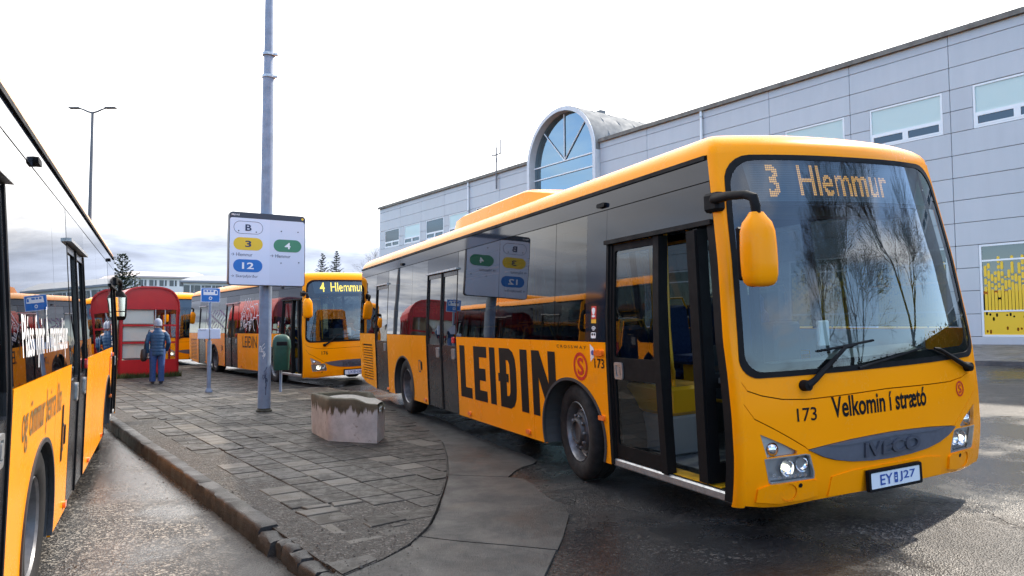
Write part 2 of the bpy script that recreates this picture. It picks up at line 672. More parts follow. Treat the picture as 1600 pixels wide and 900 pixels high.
def asphalt_nodes(t, b):
    pos = t.n('NewGeometry').outputs['Position']
    big = t.noise(pos, 0.33, 5.0, 0.6, 0.4)
    mid = t.noise(pos, 2.2, 6.0, 0.65)
    fine = t.noise(pos, 75.0, 3.0, 0.6)
    vor = t.n('TexVoronoi', i_Vector=pos, i_Scale=85.0)
    stone = t.n('SeparateColor', i_0=vor.outputs['Color']).outputs[0]
    vor2 = t.n('TexVoronoi', i_Vector=pos, i_Scale=36.0)
    stone2 = t.n('SeparateColor', i_0=vor2.outputs['Color']).outputs[1]
    # tar-rich and worn areas
    worn = t.ramp(t.noise(pos, 0.55, 4.0, 0.6, 0.8), 0.42, 0.62)
    col = t.mix(t.ramp(mid, 0.3, 0.72), (0.024, 0.024, 0.025), (0.050, 0.048, 0.046))
    ac = t.vmath('DOT_PRODUCT', pos, (EX, EY, 0))
    lane = t.ramp(t.math('ADD', ac, t.math('MULTIPLY', mid, 0.5)), BX * EX + BY * EY - 2.6, BX * EX + BY * EY - 3.6)   # coarser surfacing in the left lane
    grain = t.math('MULTIPLY_ADD', t.math('MULTIPLY', worn, 0.35), 1.0, t.math('MULTIPLY_ADD', lane, 0.62, 0.08))
    col = t.mix(t.math('MULTIPLY', t.ramp(stone, 0.70, 0.98), grain), col, (0.36, 0.325, 0.28))
    col = t.mix(t.math('MULTIPLY', t.ramp(stone2, 0.82, 0.95), grain), col, (0.34, 0.31, 0.27))
    col = t.mix(t.ramp(stone, 0.32, 0.05, 0.0, 0.85), col, (0.010, 0.010, 0.011))
    # wheel tracks running with the waiting bus
    acn = t.math('ADD', ac, t.math('MULTIPLY', t.noise(pos, 0.25, 3.0, 0.5), 1.2))
    tr = t.math('ABSOLUTE', t.math('SINE', t.math('MULTIPLY', acn, 1.45)))
    col = t.mix(t.math('MULTIPLY', t.ramp(tr, 0.80, 0.98), 0.35), col, (0.020, 0.020, 0.022))
    # cracks
    cr = t.n('TexVoronoi', feature='DISTANCE_TO_EDGE', i_Vector=t.vmath('ADD', pos, t.n('TexNoise', i_Vector=pos, i_Scale=2.5, i_Detail=5.0).outputs[1]), i_Scale=0.42)
    crm = t.math('MULTIPLY', t.ramp(cr.outputs['Distance'], 0.010, 0.002), t.ramp(t.noise(pos, 0.2, 2.0, 0.5), 0.45, 0.55))
    col = t.mix(t.math('MULTIPLY', crm, 0.8), col, (0.008, 0.008, 0.009))
    # damp film: smoother and darker where water stays; a wet hollow lies by the bus
    hol = t.vmath('LENGTH', t.vmath('MULTIPLY', t.vmath('SUBTRACT', pos, (1.1, 4.6, 0.0)), (0.62, 0.75, 0.0)))
    hol = t.math('ADD', hol, t.math('MULTIPLY_ADD', t.noise(pos, 1.7, 5.0, 0.65), 1.6, -0.8))
    hol = t.ramp(hol, 1.25, 0.55)
    wet = t.math('MAXIMUM', t.ramp(t.math('ADD', big, t.math('MULTIPLY', mid, 0.25)), 0.50, 0.70), hol)
    col = t.mix(t.math('MULTIPLY', wet, 0.60), col, (0.012, 0.012, 0.013))
    rust = t.ramp(t.noise(pos, 0.9, 4.0, 0.6, 0.6), 0.58, 0.76, 0.0, 0.30)
    col = t.mix(rust, col, (0.075, 0.042, 0.022))
    t.set(b.inputs['Base Color'], col)
    ro = t.math('ADD', t.math('MULTIPLY_ADD', wet, -0.33, 0.52), t.math('MULTIPLY', stone, 0.08))
    ro = t.math('MULTIPLY_ADD', t.math('MULTIPLY', hol, t.ramp(mid, 0.45, 0.55)), -0.14, ro)
    t.set(b.inputs['Roughness'], t.math('MAXIMUM', ro, 0.2))
    b.inputs['Specular IOR Level'].default_value = 0.32
    h = t.math('ADD', t.math('MULTIPLY', vor.outputs['Distance'], 0.8), t.math('MULTIPLY', fine, 0.5))
    hh = t.math('ADD', h, t.math('MULTIPLY', vor2.outputs['Distance'], 0.5))
    hh = t.math('SUBTRACT', hh, t.math('MULTIPLY', crm, 2.0))
    bn = t.n('Bump', i_Strength=t.math('MULTIPLY_ADD', wet, -0.55, 0.75), i_Distance=0.008, i_Height=hh)
    t.set(b.inputs['Normal'], bn)


M['asphalt'] = mat('damp_asphalt', (0.05, 0.05, 0.05), 0.5, fn=asphalt_nodes)


def axis_samples():
    a = list(np.arange(-9, 16.01, 0.5))
    b = [16 + 1.5 * k for k in range(1, 20)]
    c = [46 + 12 * k for k in range(1, 12)]
    d = [250, 400, 700, 1200, 2000]
    return a, b, c, d


def ground_sheet():
    a, b, c, d = axis_samples()
    pos = a + b + c + d
    neg = sorted([-(v) + 7 for v in b + c + d])
    xs = np.array(sorted(set([round(v, 3) for v in neg + pos])))
    ys = xs.copy()
    X, Y = np.meshgrid(xs, ys, indexing='ij')
    Z = ground_z(X, Y)
    nx, ny = len(xs), len(ys)
    mb = MB()
    mb.v = list(zip(X.ravel().tolist(), Y.ravel().tolist(), Z.ravel().tolist()))
    mb.f = [(i * ny + j, (i + 1) * ny + j, (i + 1) * ny + j + 1, i * ny + j + 1) for i in range(nx - 1) for j in range(ny - 1)]
    o = mb.obj('ground', M['asphalt'], smooth=60, fixn=False)
    return tag(o, 'damp dark asphalt of the bus square', kind='structure')


ground_sheet()

# ---- waiting platform: bed, pavers, kerbs
PZ = 0.040                                        # top of the paving


def kerb_pt(s):                                   # s metres along the left kerb from the broken tip
    return Vector((-1.18, 4.51)) + AX * s


RIGHT_EDGE = [(-1.08, 4.40), (-0.86, 4.78), (-0.72, 5.13), (-0.645, 5.55), (-0.635, 6.0), (-0.645, 6.8), (-0.67, 7.56), (-0.78, 8.6),
              (-0.94, 9.68), (-1.25, 10.8), (-1.70, 12.06), (-2.25, 13.7), (-2.84, 15.3), (-3.9, 17.4), (-5.55, 19.68), (-9.3, 24.8), (-14.61, 31.83), (-23.5, 44.0)]
left_far = kerb_pt(46.0)
PLAT = [tuple(kerb_pt(0.0) + CX * 0.12)] + RIGHT_EDGE + [tuple(left_far + CX * 0.12)]


def paver_nodes(t, b):
    pos = t.n('NewGeometry').outputs['Position']
    a = t.math('FLOOR', t.math('DIVIDE', t.vmath('DOT_PRODUCT', pos, (AX.x, AX.y, 0)), 0.30))
    c = t.math('FLOOR', t.math('DIVIDE', t.vmath('DOT_PRODUCT', pos, (CX.x, CX.y, 0)), 0.30))
    wn = t.n('TexWhiteNoise', noise_dimensions='2D', i_Vector=t.n('CombineXYZ', i_0=a, i_1=c, i_2=0.0))
    nz = t.noise(pos, 9.0, 7.0, 0.7)
    sp = t.noise(pos, 140.0, 2.0, 0.6)
    big = t.noise(pos, 0.8, 5.0, 0.65, 0.5)
    col = t.mix(wn.outputs[0], (0.019, 0.0182, 0.0175), (0.042, 0.0375, 0.032))
    col = t.mix(t.ramp(wn.outputs[0], 0.84, 0.92, 0.0, 0.65), col, (0.14, 0.13, 0.112))
    col = t.mix(t.ramp(nz, 0.42, 0.74, 0.0, 0.7), col, (0.048, 0.046, 0.044))
    col = t.mix(t.ramp(big, 0.50, 0.70, 0.0, 0.75), col, (0.040, 0.039, 0.040))
    col = t.mix(t.ramp(sp, 0.56, 0.75, 0.0, 0.4), col, (0.12, 0.112, 0.10))
    t.set(b.inputs['Base Color'], col)
    t.set(b.inputs['Roughness'], t.ramp(t.math('ADD', nz, t.math('MULTIPLY', big, 0.6)), 0.6, 0.95, 0.72, 0.46))
    bn = t.n('Bump', i_Strength=0.6, i_Distance=0.005, i_Height=t.math('ADD', t.math('MULTIPLY', sp, 0.5), nz))
    t.set(b.inputs['Normal'], bn)


def dirt_nodes(t, b):
    pos = t.n('NewGeometry').outputs['Position']
    nz = t.noise(pos, 14.0, 7.0, 0.7)
    v = t.n('TexVoronoi', i_Vector=pos, i_Scale=60.0)
    st = t.n('SeparateColor', i_0=v.outputs['Color']).outputs[0]
    col = t.mix(t.ramp(nz, 0.35, 0.7), (0.022, 0.020, 0.019), (0.060, 0.054, 0.047))
    col = t.mix(t.ramp(st, 0.80, 0.98, 0.0, 0.7), col, (0.17, 0.155, 0.14))
    t.set(b.inputs['Base Color'], col)
    t.set(b.inputs['Roughness'], t.ramp(nz, 0.3, 0.7, 0.45, 0.8))
    t.set(b.inputs['Normal'], t.n('Bump', i_Strength=0.9, i_Distance=0.012, i_Height=t.math('ADD', v.outputs['Distance'], nz)))


def concrete_nodes(lo, hi, rusty=0.45):
    def fn(t, b):
        pos = t.n('NewGeometry').outputs['Position']
        nz = t.noise(pos, 3.0, 8.0, 0.68, 0.3)
        fi = t.noise(pos, 90.0, 3.0, 0.6)
        st = t.n('TexNoise', i_Vector=t.vmath('MULTIPLY', pos, (1.0, 1.0, 9.0)), i_Scale=3.0, i_Detail=5.0).outputs[0]
        col = t.mix(t.ramp(nz, 0.3, 0.72), lo, hi)
        col = t.mix(t.ramp(fi, 0.54, 0.74, 0.0, 0.6), col, tuple(c * 2.0 for c in hi))
        col = t.mix(t.ramp(fi, 0.42, 0.25, 0.0, 0.5), col, tuple(c * .5 for c in lo))
        cr = t.n('TexVoronoi', feature='DISTANCE_TO_EDGE', i_Vector=t.vmath('ADD', pos, t.n('TexNoise', i_Vector=pos, i_Scale=3.0, i_Detail=5.0).outputs[1]), i_Scale=0.55)
        crm = t.math('MULTIPLY', t.ramp(cr.outputs['Distance'], 0.008, 0.002), t.ramp(t.noise(pos, 0.5, 2.0, 0.5), 0.46, 0.54))
        col = t.mix(t.math('MULTIPLY', crm, 0.8), col, (0.012, 0.012, 0.012))
        damp = t.ramp(t.noise(pos, 0.8, 5.0, 0.62, 0.5), 0.48, 0.62)
        col = t.mix(t.math('MULTIPLY', damp, 0.5), col, tuple(c * .45 for c in lo))
        rust = t.ramp(t.noise(pos, 1.1, 5.0, 0.6, 0.7), 0.56, 0.75, 0.0, rusty)
        col = t.mix(rust, col, (0.085, 0.058, 0.036))
        t.set(b.inputs['Base Color'], col)
        t.set(b.inputs['Roughness'], t.math('MULTIPLY_ADD', damp, -0.14, t.ramp(nz, 0.32, 0.68, 0.66, 0.46)))
        t.set(b.inputs['Normal'], t.n('Bump', i_Strength=0.7, i_Distance=0.010, i_Height=t.math('ADD', t.math('MULTIPLY', fi, 0.6), st)))
    return fn


M['paver'] = mat('old_concrete_paver', spec=0.22, fn=paver_nodes)
M['dirt'] = mat('joint_dirt', spec=0.28, fn=dirt_nodes)
M['kerb'] = mat('kerb_concrete', spec=0.28, fn=concrete_nodes((0.022, 0.023, 0.025), (0.050, 0.050, 0.050), 0.0))
M['slab'] = mat('apron_concrete', spec=0.28, fn=concrete_nodes((0.030, 0.030, 0.030), (0.064, 0.062, 0.058)))
M['pavement'] = mat('pavement_concrete', spec=0.28, fn=concrete_nodes((0.09, 0.09, 0.095), (0.15, 0.15, 0.15)))

platform = empty('waiting_platform', (-4.0, 12.0, 0.0))
tag(platform, 'long paved waiting platform between the bus lanes', kind='structure')
PLAT_INV = Vector((4.0, -12.0, 0.0))


def plat_local(v):
    return (v[0] + 4.0, v[1] - 12.0, v[2])


def bed_map(x, y, off):
    zz = PZ - 0.009 + 0.003 * math.sin(3.1 * x + 1.7 * y)
    return plat_local((x, y, zz + off))


bed_out = resample([tuple(kerb_pt(0.0) + CX * 0.10)] + RIGHT_EDGE + [tuple(left_far + CX * 0.10)], 1.0)
patch(bed_out, [], bed_map, 1.0, thick=0.22).obj('paving_bed', M['dirt'], platform)

P_ = 0.30
cells = []
for ia in range(0, 170):
    for ic in range(0, 22):
        # snapped to the world grid that the paver material uses
        a0 = (math.floor(AX.dot(Vector((-1.18, 4.51))) / P_) + ia) * P_
        c0 = (math.floor(CX.dot(Vector((-1.18, 4.51))) / P_) + 1 + ic) * P_
        cells.append((a0, c0, ia, ic))
cen = np.array([tuple(AX * (a + .15) + CX * (c + .15)) for a, c, _, _ in cells])
keep = inside(PLAT, cen)
pav = []
for k, (a0, c0, ia, ic) in enumerate(cells):
    if not keep[k]:
        continue
    x, y = cen[k]
    # cells on the rim are cut along the edge
    cs = np.array([tuple(AX * (a0 + u) + CX * (c0 + v)) for u, v in ((0.01, .01), (.29, .01), (.29, .29), (.01, .29))])
    cut = None
    if not inside(PLAT, cs).all():
        best = None
        for (p0, p1) in zip(RIGHT_EDGE[:-1], RIGHT_EDGE[1:]):
            ex, ey = p1[0] - p0[0], p1[1] - p0[1]
            L2 = ex * ex + ey * ey
            tt = max(0, min(1, ((x - p0[0]) * ex + (y - p0[1]) * ey) / L2))
            dd = math.hypot(x - p0[0] - ex * tt, y - p0[1] - ey * tt)
            if best is None or dd < best[0]:
                L = math.sqrt(L2)
                best = (dd, p0, (-ey / L, ex / L))
        if best[0] > 0.25:
            continue
        cut = best[1:]
    d = math.hypot(x, y)
    tipd = math.hypot(x + 1.0, y - 4.6)
    r = rnd.random()
    state = 'ok'
    if tipd < 0.8:
        state = 'gone' if r < 0.2 else 'shard'
    elif tipd < 1.7:
        state = 'gone' if r < 0.05 else ('shard' if r < 0.45 else ('sunk' if r < .7 else 'ok'))
    elif ic == 1 and r < 0.55:
        state = 'sunk'
    elif ic == 0 and r < 0.22:
        state = 'sunk'
    elif r < 0.02:
        state = 'shard'
    if cut and state == 'shard':
        state = 'ok'
    pav.append((d, a0, c0, state, cut))
pav.sort(key=lambda q: q[:3])


def clip(poly, p0, nrm):
    out = []
    n = len(poly)
    f = lambda q: (q[0] - p0[0]) * nrm[0] + (q[1] - p0[1]) * nrm[1] - 0.012
    for i in range(n):
        a, b_ = poly[i], poly[(i + 1) % n]
        fa, fb = f(a), f(b_)
        if fa >= 0:
            out.append(a)
        if (fa >= 0) != (fb >= 0):
            t = fa / (fa - fb)
            out.append((a[0] + (b_[0] - a[0]) * t, a[1] + (b_[1] - a[1]) * t))
    return out


def paver_geo(a0, c0, state, mb, org, cut=None):
    if cut:
        P = [tuple(AX * (a0 + u) + CX * (c0 + v)) for u, v in ((.004, .004), (.296, .004), (.296, .296), (.004, .296))]
        P = clip(P, *cut)
        if len(P) < 3:
            return
        z = PZ + rnd.uniform(-.005, .002)
        mb.prism(P, lambda x, y: (x - org[0], y - org[1], z - .035 - org[2]), lambda x, y: (x - org[0], y - org[1], z - org[2]))
        return
    g = 0.006
    z = PZ + rnd.uniform(-0.004, 0.004)
    ta, tc = rnd.gauss(0, 0.005), rnd.gauss(0, 0.005)
    if state == 'sunk':
        z -= 0.009
    rects = [(g, P_ - g, g, P_ - g)]
    if state == 'shard':
        m1 = rnd.uniform(.1, .2)
        rects = [(g, m1, g, P_ - rnd.uniform(.01, .12)), (m1 + .012, P_ - g, rnd.uniform(.01, .12), P_ - g)]
    for (u0, u1, v0, v1) in rects:
        b = 0.006
        j = (lambda: rnd.uniform(-.028, .028)) if state == 'shard' else (lambda: rnd.uniform(-.003, .003))
        cs = [(u0 + j(), v0 + j()), (u1 + j(), v0 + j()), (u1 + j(), v1 + j()), (u0 + j(), v1 + j())]
        cu = sum(q[0] for q in cs) / 4
        cvv = sum(q[1] for q in cs) / 4
        zz = z + (rnd.uniform(-.012, .004) if state == 'shard' else 0)
        vs = []
        for lvl, sh, dz in ((0, 0, -0.035), (1, 0, -b), (2, b, 0)):
            for (u, v) in cs:
                uu = u + (sh if u < cu else -sh)
                vv = v + (sh if v < cvv else -sh)
                p = AX * (a0 + uu) + CX * (c0 + vv)
                vs.append((p.x - org[0], p.y - org[1], zz + dz + ta * (uu - .15) + tc * (vv - .15) - org[2]))
        fs = [(8, 9, 10, 11)]
        for l in (0, 4):
            fs += [(l + i, l + (i + 1) % 4, l + 4 + (i + 1) % 4, l + 4 + i) for i in range(4)]
        mb.add(vs, fs)


n_part = 0
rest = MB()
for (d, a0, c0, state, cut) in pav:
    if state == 'gone':
        continue
    if n_part < 300:
        mb = MB()
        p = AX * (a0 + .15) + CX * (c0 + .15)
        paver_geo(a0, c0, state, mb, (p.x, p.y, PZ), cut)
        if not mb.v:
            continue
        mb.obj('paver', M['paver'], platform, loc=plat_local((p.x, p.y, PZ)))
        n_part += 1
    elif d < 45:
        paver_geo(a0, c0, state, rest, (-4.0, 12.0, 0.0), cut)
tag(rest.obj('distant_pavers', M['paver'], platform), kind='stuff')

# ---- kerb stones on the lane side
kerb = empty('kerb', (-4, 8.4, -0.11))
tag(kerb, 'rounded concrete kerb along the left edge of the platform', kind='structure')


def kerb_stone(s0, s1, w=0.16, rough=0.004, drop=0.0, wob=0.0, side=1, base=None, name='kerb_stone', z0=-0.2, z1=None, root=None):
    root = root or kerb
    z1 = (PZ + 0.012 - drop) if z1 is None else z1
    prof = [(0, z0), (0.0, z1 - 0.10), (0.004, z1 - 0.030), (0.012, z1 - 0.010), (0.032, z1), (w - .02, z1), (w, z1 - .015), (w, z0)]
    ns = max(3, int((s1 - s0) / 0.08))
    vs, fs = [], []
    rows = ns + 1
    jx = rnd.uniform(-wob, wob)
    for i in range(rows):
        s = s0 + (s1 - s0) * i / ns
        endk = 1.0 if 0 < i < ns else 0.0
        for q, (c, z) in enumerate(prof):
            rr = rough
            inset = 0.0 if endk else 0.008
            cc = c + jx + rnd.uniform(-rr, rr) * (1 if z > z0 else 0)
            zz = z + rnd.uniform(-rr, rr) * (1 if z > z0 else 0) - (inset if z > z0 else 0)
            p = (base or kerb_pt)(s) + CX * (side * cc)
            vs.append((p.x - root.location.x, p.y - root.location.y, zz - root.location.z))
    m = len(prof)
    for i in range(ns):
        for q in range(m - 1):
            fs.append((i * m + q, i * m + q + 1, (i + 1) * m + q + 1, (i + 1) * m + q))
    fs.append(tuple(range(m)))
    fs.append(tuple(range(ns * m, ns * m + m))[::-1])
    return MB().add(vs, fs).obj(name, M['kerb'], root, smooth=50)


s = -0.15
while s < 0.95:                                   # broken end
    L = rnd.uniform(0.14, 0.30)
    kerb_stone(s, s + L - 0.015, w=rnd.uniform(.12, .19), rough=0.010, drop=rnd.uniform(0, .04), wob=.02)
    s += L
while s < 40:
    L = 1.0
    kerb_stone(s, s + L - 0.008, rough=0.004 if s > 3 else .007, drop=rnd.uniform(0, .01), wob=.006)
    s += L
# far kerb, on the side of the arriving buses
fk = empty('far_kerb', (-9.3, 24.8, 0))
tag(fk, 'low kerb edging the far side of the platform', kind='structure')
FK0 = Vector((-5.55, 19.68))
for k in range(28):
    kerb_stone(k * 1.0 - 1.0, k * 1.0 - 0.008, w=0.14, rough=0.003, side=1, base=lambda q: FK0 + AX * (q - 0.5) + CX * -0.06, z0=-0.16, z1=PZ + .008, root=fk)

# ---- broken concrete apron round the tip
apron = empty('concrete_apron', (-0.3, 7.0, 0.0))
tag(apron, 'cracked concrete apron curving round the end of the platform', kind='structure')


def jag(a, b, n, amp):
    out = []
    for i in range(n):
        t = i / n
        x = a[0] + (b[0] - a[0]) * t
        y = a[1] + (b[1] - a[1]) * t
        k = 0 if i == 0 else 1
        out.append((x + rnd.uniform(-amp, amp) * k, y + rnd.uniform(-amp, amp) * k))
    return out


def apron_map(x, y, off):
    e = (x - BX) * EX + (y - BY) * EY
    z = max(float(ground_z(np.array(x), np.array(y))), -0.03) + 0.016
    # meets the paving on the inner side
    z = z + (PZ - 0.016 - z) * float(sstep(-1.55, -2.15, e)) if e < -1.2 else z
    return (x + 0.3, y - 7.0, z + off)


inner = [(-1.13, 4.36), (-0.84, 4.76), (-0.70, 5.13), (-0.63, 5.55), (-0.62, 6.0), (-0.63, 6.8), (-0.655, 7.56), (-0.765, 8.6), (-0.925, 9.68), (-1.235, 10.8), (-1.685, 12.06), (-2.23, 13.7), (-2.82, 15.3)]
slabs = []
# far slab
slabs.append(inner[6:] + jag((-2.55, 15.2), (-1.10, 11.78), 8, .05) + jag((-1.10, 11.78), (-0.35, 9.79), 8, .05) + jag((-.35, 9.79), (.27, 8.29), 7, .05) + jag((.27, 8.29), (0.02, 7.75), 3, .04) + jag((0.02, 7.75), (-.05, 7.46), 2, .02) + [(-.05, 7.44)])
slabs.append([(-.655, 7.54)] + [(-.05, 7.42), (0.12, 7.33)] + jag((0.12, 7.33), (.21, 7.03), 2, .02) + jag((.21, 7.03), (.44, 6.1), 5, .03) + [(.455, 5.95), (.36, 5.33), (.30, 5.02)] + [(-.20, 5.20), (-.705, 5.37), (-.63, 5.7), (-.62, 6.1), (-.63, 6.8)])
slabs.append([(-.71, 5.35), (-.20, 5.18), (.29, 5.0), (.19, 4.52), (.12, 4.0), (.05, 3.2), (-1.3, 3.1), (-1.25, 4.15), (-.84, 4.80), (-.71, 5.10)])
for sl in slabs:
    patch(sl, [], apron_map, 0.22, thick=0.07).obj('concrete_slab', M['slab'], apron)

# ---- gravel and grit round the broken tip and in the gutter
gr = MB()
ico = [(1, 0, 0), (-1, 0, 0), (0, 1, 0), (0, -1, 0), (0, 0, 1)]
icf = [(0, 2, 4), (2, 1, 4), (1, 3, 4), (3, 0, 4)]
for k in range(4200):
    q = rnd.random()
    if q < .30:
        p = Vector((-1.0 + rnd.gauss(0, .33), 5.0 + rnd.gauss(0, .62)))
        z = PZ - .006
        if p.x > -0.6 or p.y < 4.2 or CX.dot(p - Vector((-1.18, 4.51))) < 0.02:
            p = kerb_pt(rnd.uniform(0, 6)) + CX * rnd.uniform(.16, .34)
            z = PZ - .004
    elif q < .86:
        p = kerb_pt(rnd.uniform(-.3, 9)) - CX * abs(rnd.gauss(0, .16))
        z = float(ground_z(np.array(p.x), np.array(p.y))) - .002
    else:
        p = kerb_pt(rnd.uniform(.2, 12)) + CX * rnd.uniform(.16, .8)
        z = PZ - .002
    sz = min(0.018, 0.0025 + rnd.expovariate(1 / .0022))
    a = rnd.uniform(0, 6)
    vs = []
    for (x, y, zz) in ico:
        k1 = sz * rnd.uniform(.6, 1.2)
        vs.append((p.x + (x * math.cos(a) - y * math.sin(a)) * k1, p.y + (x * math.sin(a) + y * math.cos(a)) * k1, z + zz * k1 * .8))
    gr.add(vs, icf)
tag(gr.obj('gravel', mat('grit', (0.085, 0.078, 0.07), 0.9, var=.5, vscale=40)), 'loose grit and broken stone by the kerb end', 'gravel', kind='stuff')

# ---- pavement in front of the hall
hq = Vector((13.57, 21.0))                        # reference point on the hall front


def hall_pt(t, d=0.0):
    return hq + AX * t - CX * d


pm = MB()
us = np.arange(-30, 62, 2.0)
rows_ = [(5.2, 0), (5.2, .11), (5.08, .12), (2.5, .125), (-0.3, .13)]
vs, fs = [], []
for u in us:
    for (d, h) in rows_:
        p = hall_pt(u, d)
        vs.append((p.x, p.y, float(ground_z(np.array(p.x), np.array(p.y))) + h - (0.05 if h == 0 else 0)))
m = len(rows_)
for i in range(len(us) - 1):
    for j in range(m - 1):
        fs.append((i * m + j, i * m + j + 1, (i + 1) * m + j + 1, (i + 1) * m + j))
pm.add(vs, fs)
tag(pm.obj('pavement', M['pavement'], smooth=40), 'grey pavement along the foot of the hall', kind='structure')


# ================================================================== buses
ZG = 2.80                                          # gutter height
LEN = 12.12
RC = 0.055
XC = HW - RC                                       # where the rounded corner begins


def b_base(z):
    return float(np.interp(z, [.2, .28, .45, .6, .9, 1.2, 2.0, 2.85, 3.05], [.10, .155, .185, .2, .2, .18, .09, -.05, -.11]))


def b_hw(z):
    return float(np.interp(z, [0, 1.42, 2.8, 3.1], [HW, HW, HW - .115, HW - .13]))


def b_frontY(x, z):
    wv = b_hw(z)
    a = min(abs(x) / wv, 1.0)
    y = b_base(z) - .17 * a ** 2.4
    q = abs(x) - (wv - RC)
    if q > 0:
        y -= RC - math.sqrt(max(RC * RC - min(q, RC) ** 2, 0))
    return y


def b_corner(z):
    return b_base(z) - .17 - RC


def F(x, z, off=0.0):
    """point on the bus front, lifted off along the surface normal"""
    wv = b_hw(z)
    x = max(-wv, min(wv, x))
    e = 0.004
    dy = (b_frontY(min(x + e, wv), z) - b_frontY(max(x - e, -wv), z)) / (min(x + e, wv) - max(x - e, -wv))
    dy = max(-6, min(6, dy))
    n = math.hypot(1, dy)
    return (x - dy / n * off, b_frontY(x, z) + off / n, z)


def N(pts):
    """outline given in metres -> width-normalised front coordinates, kept off the corner"""
    return [(max(-XC, min(XC, x * HW / b_hw(z))), z) for x, z in pts]


def Fn(a, z, off=0.0):
    return F(a * b_hw(z) / HW, z, off)


def S_(sgn):
    return lambda y, z, off=0.0: (sgn * (b_hw(z) + off), y, z)


def front_x_grid():
    a = list(np.arange(-1.12, 1.13, 0.08))
    e = [1.17, 1.205]
    return np.array([-q for q in e[::-1]] + a + e)


def edge_col(z0, z1, n, sgn):
    return [(sgn * b_hw(z0 + (z1 - z0) * k / n), z0 + (z1 - z0) * k / n) for k in range(n + 1)]


WS = []                                            # windscreen outline (x, z)


def ws_outline(inset=0.0):
    zb, zt = 1.168 + inset, 2.772 - inset
    out = []
    def xe(z):
        return np.interp(z, [1.1, 1.3, 2.3, 2.8], [1.222, 1.222, 1.142, 1.085]) - inset
    rb, rt = .13, .22
    for k in range(7):
        t = R_(270 + 90 * k / 6)
        out.append((xe(zb + rb) - rb + rb * math.cos(t), zb + rb + rb * math.sin(t)))
    for z in np.linspace(zb + rb + .05, zt - rt - .05, 12):
        out.append((xe(z), z))
    for k in range(7):
        t = R_(0 + 90 * k / 6)
        out.append((xe(zt - rt) - rt + rt * math.cos(t), zt - rt + rt * math.sin(t)))
    return out + [(-x, z) for x, z in out[::-1]]


COWL = [(1.27, 1.135), (1.20, 1.075), (1.10, 1.035), (.95, 1.0), (.75, .985), (.45, .99), (0, 1.0)]
SEAM = [(1.29, .985), (1.17, .88), (1.03, .80), (.90, .72), (.80, .655), (.775, .635)]
GR_TOP = [(.775, .632), (.6, .652), (.4, .668), (.2, .676), (0, .68)]
GR_BOT = [(.775, .632), (.66, .575), (.55, .54), (.40, .512), (.2, .495), (0, .49)]


def mir(half, rev=False):
    """half runs from +x to 0; returns full list from +x to -x"""
    return half + [(-x, z) for x, z in half[::-1] if abs(x) > 1e-6]


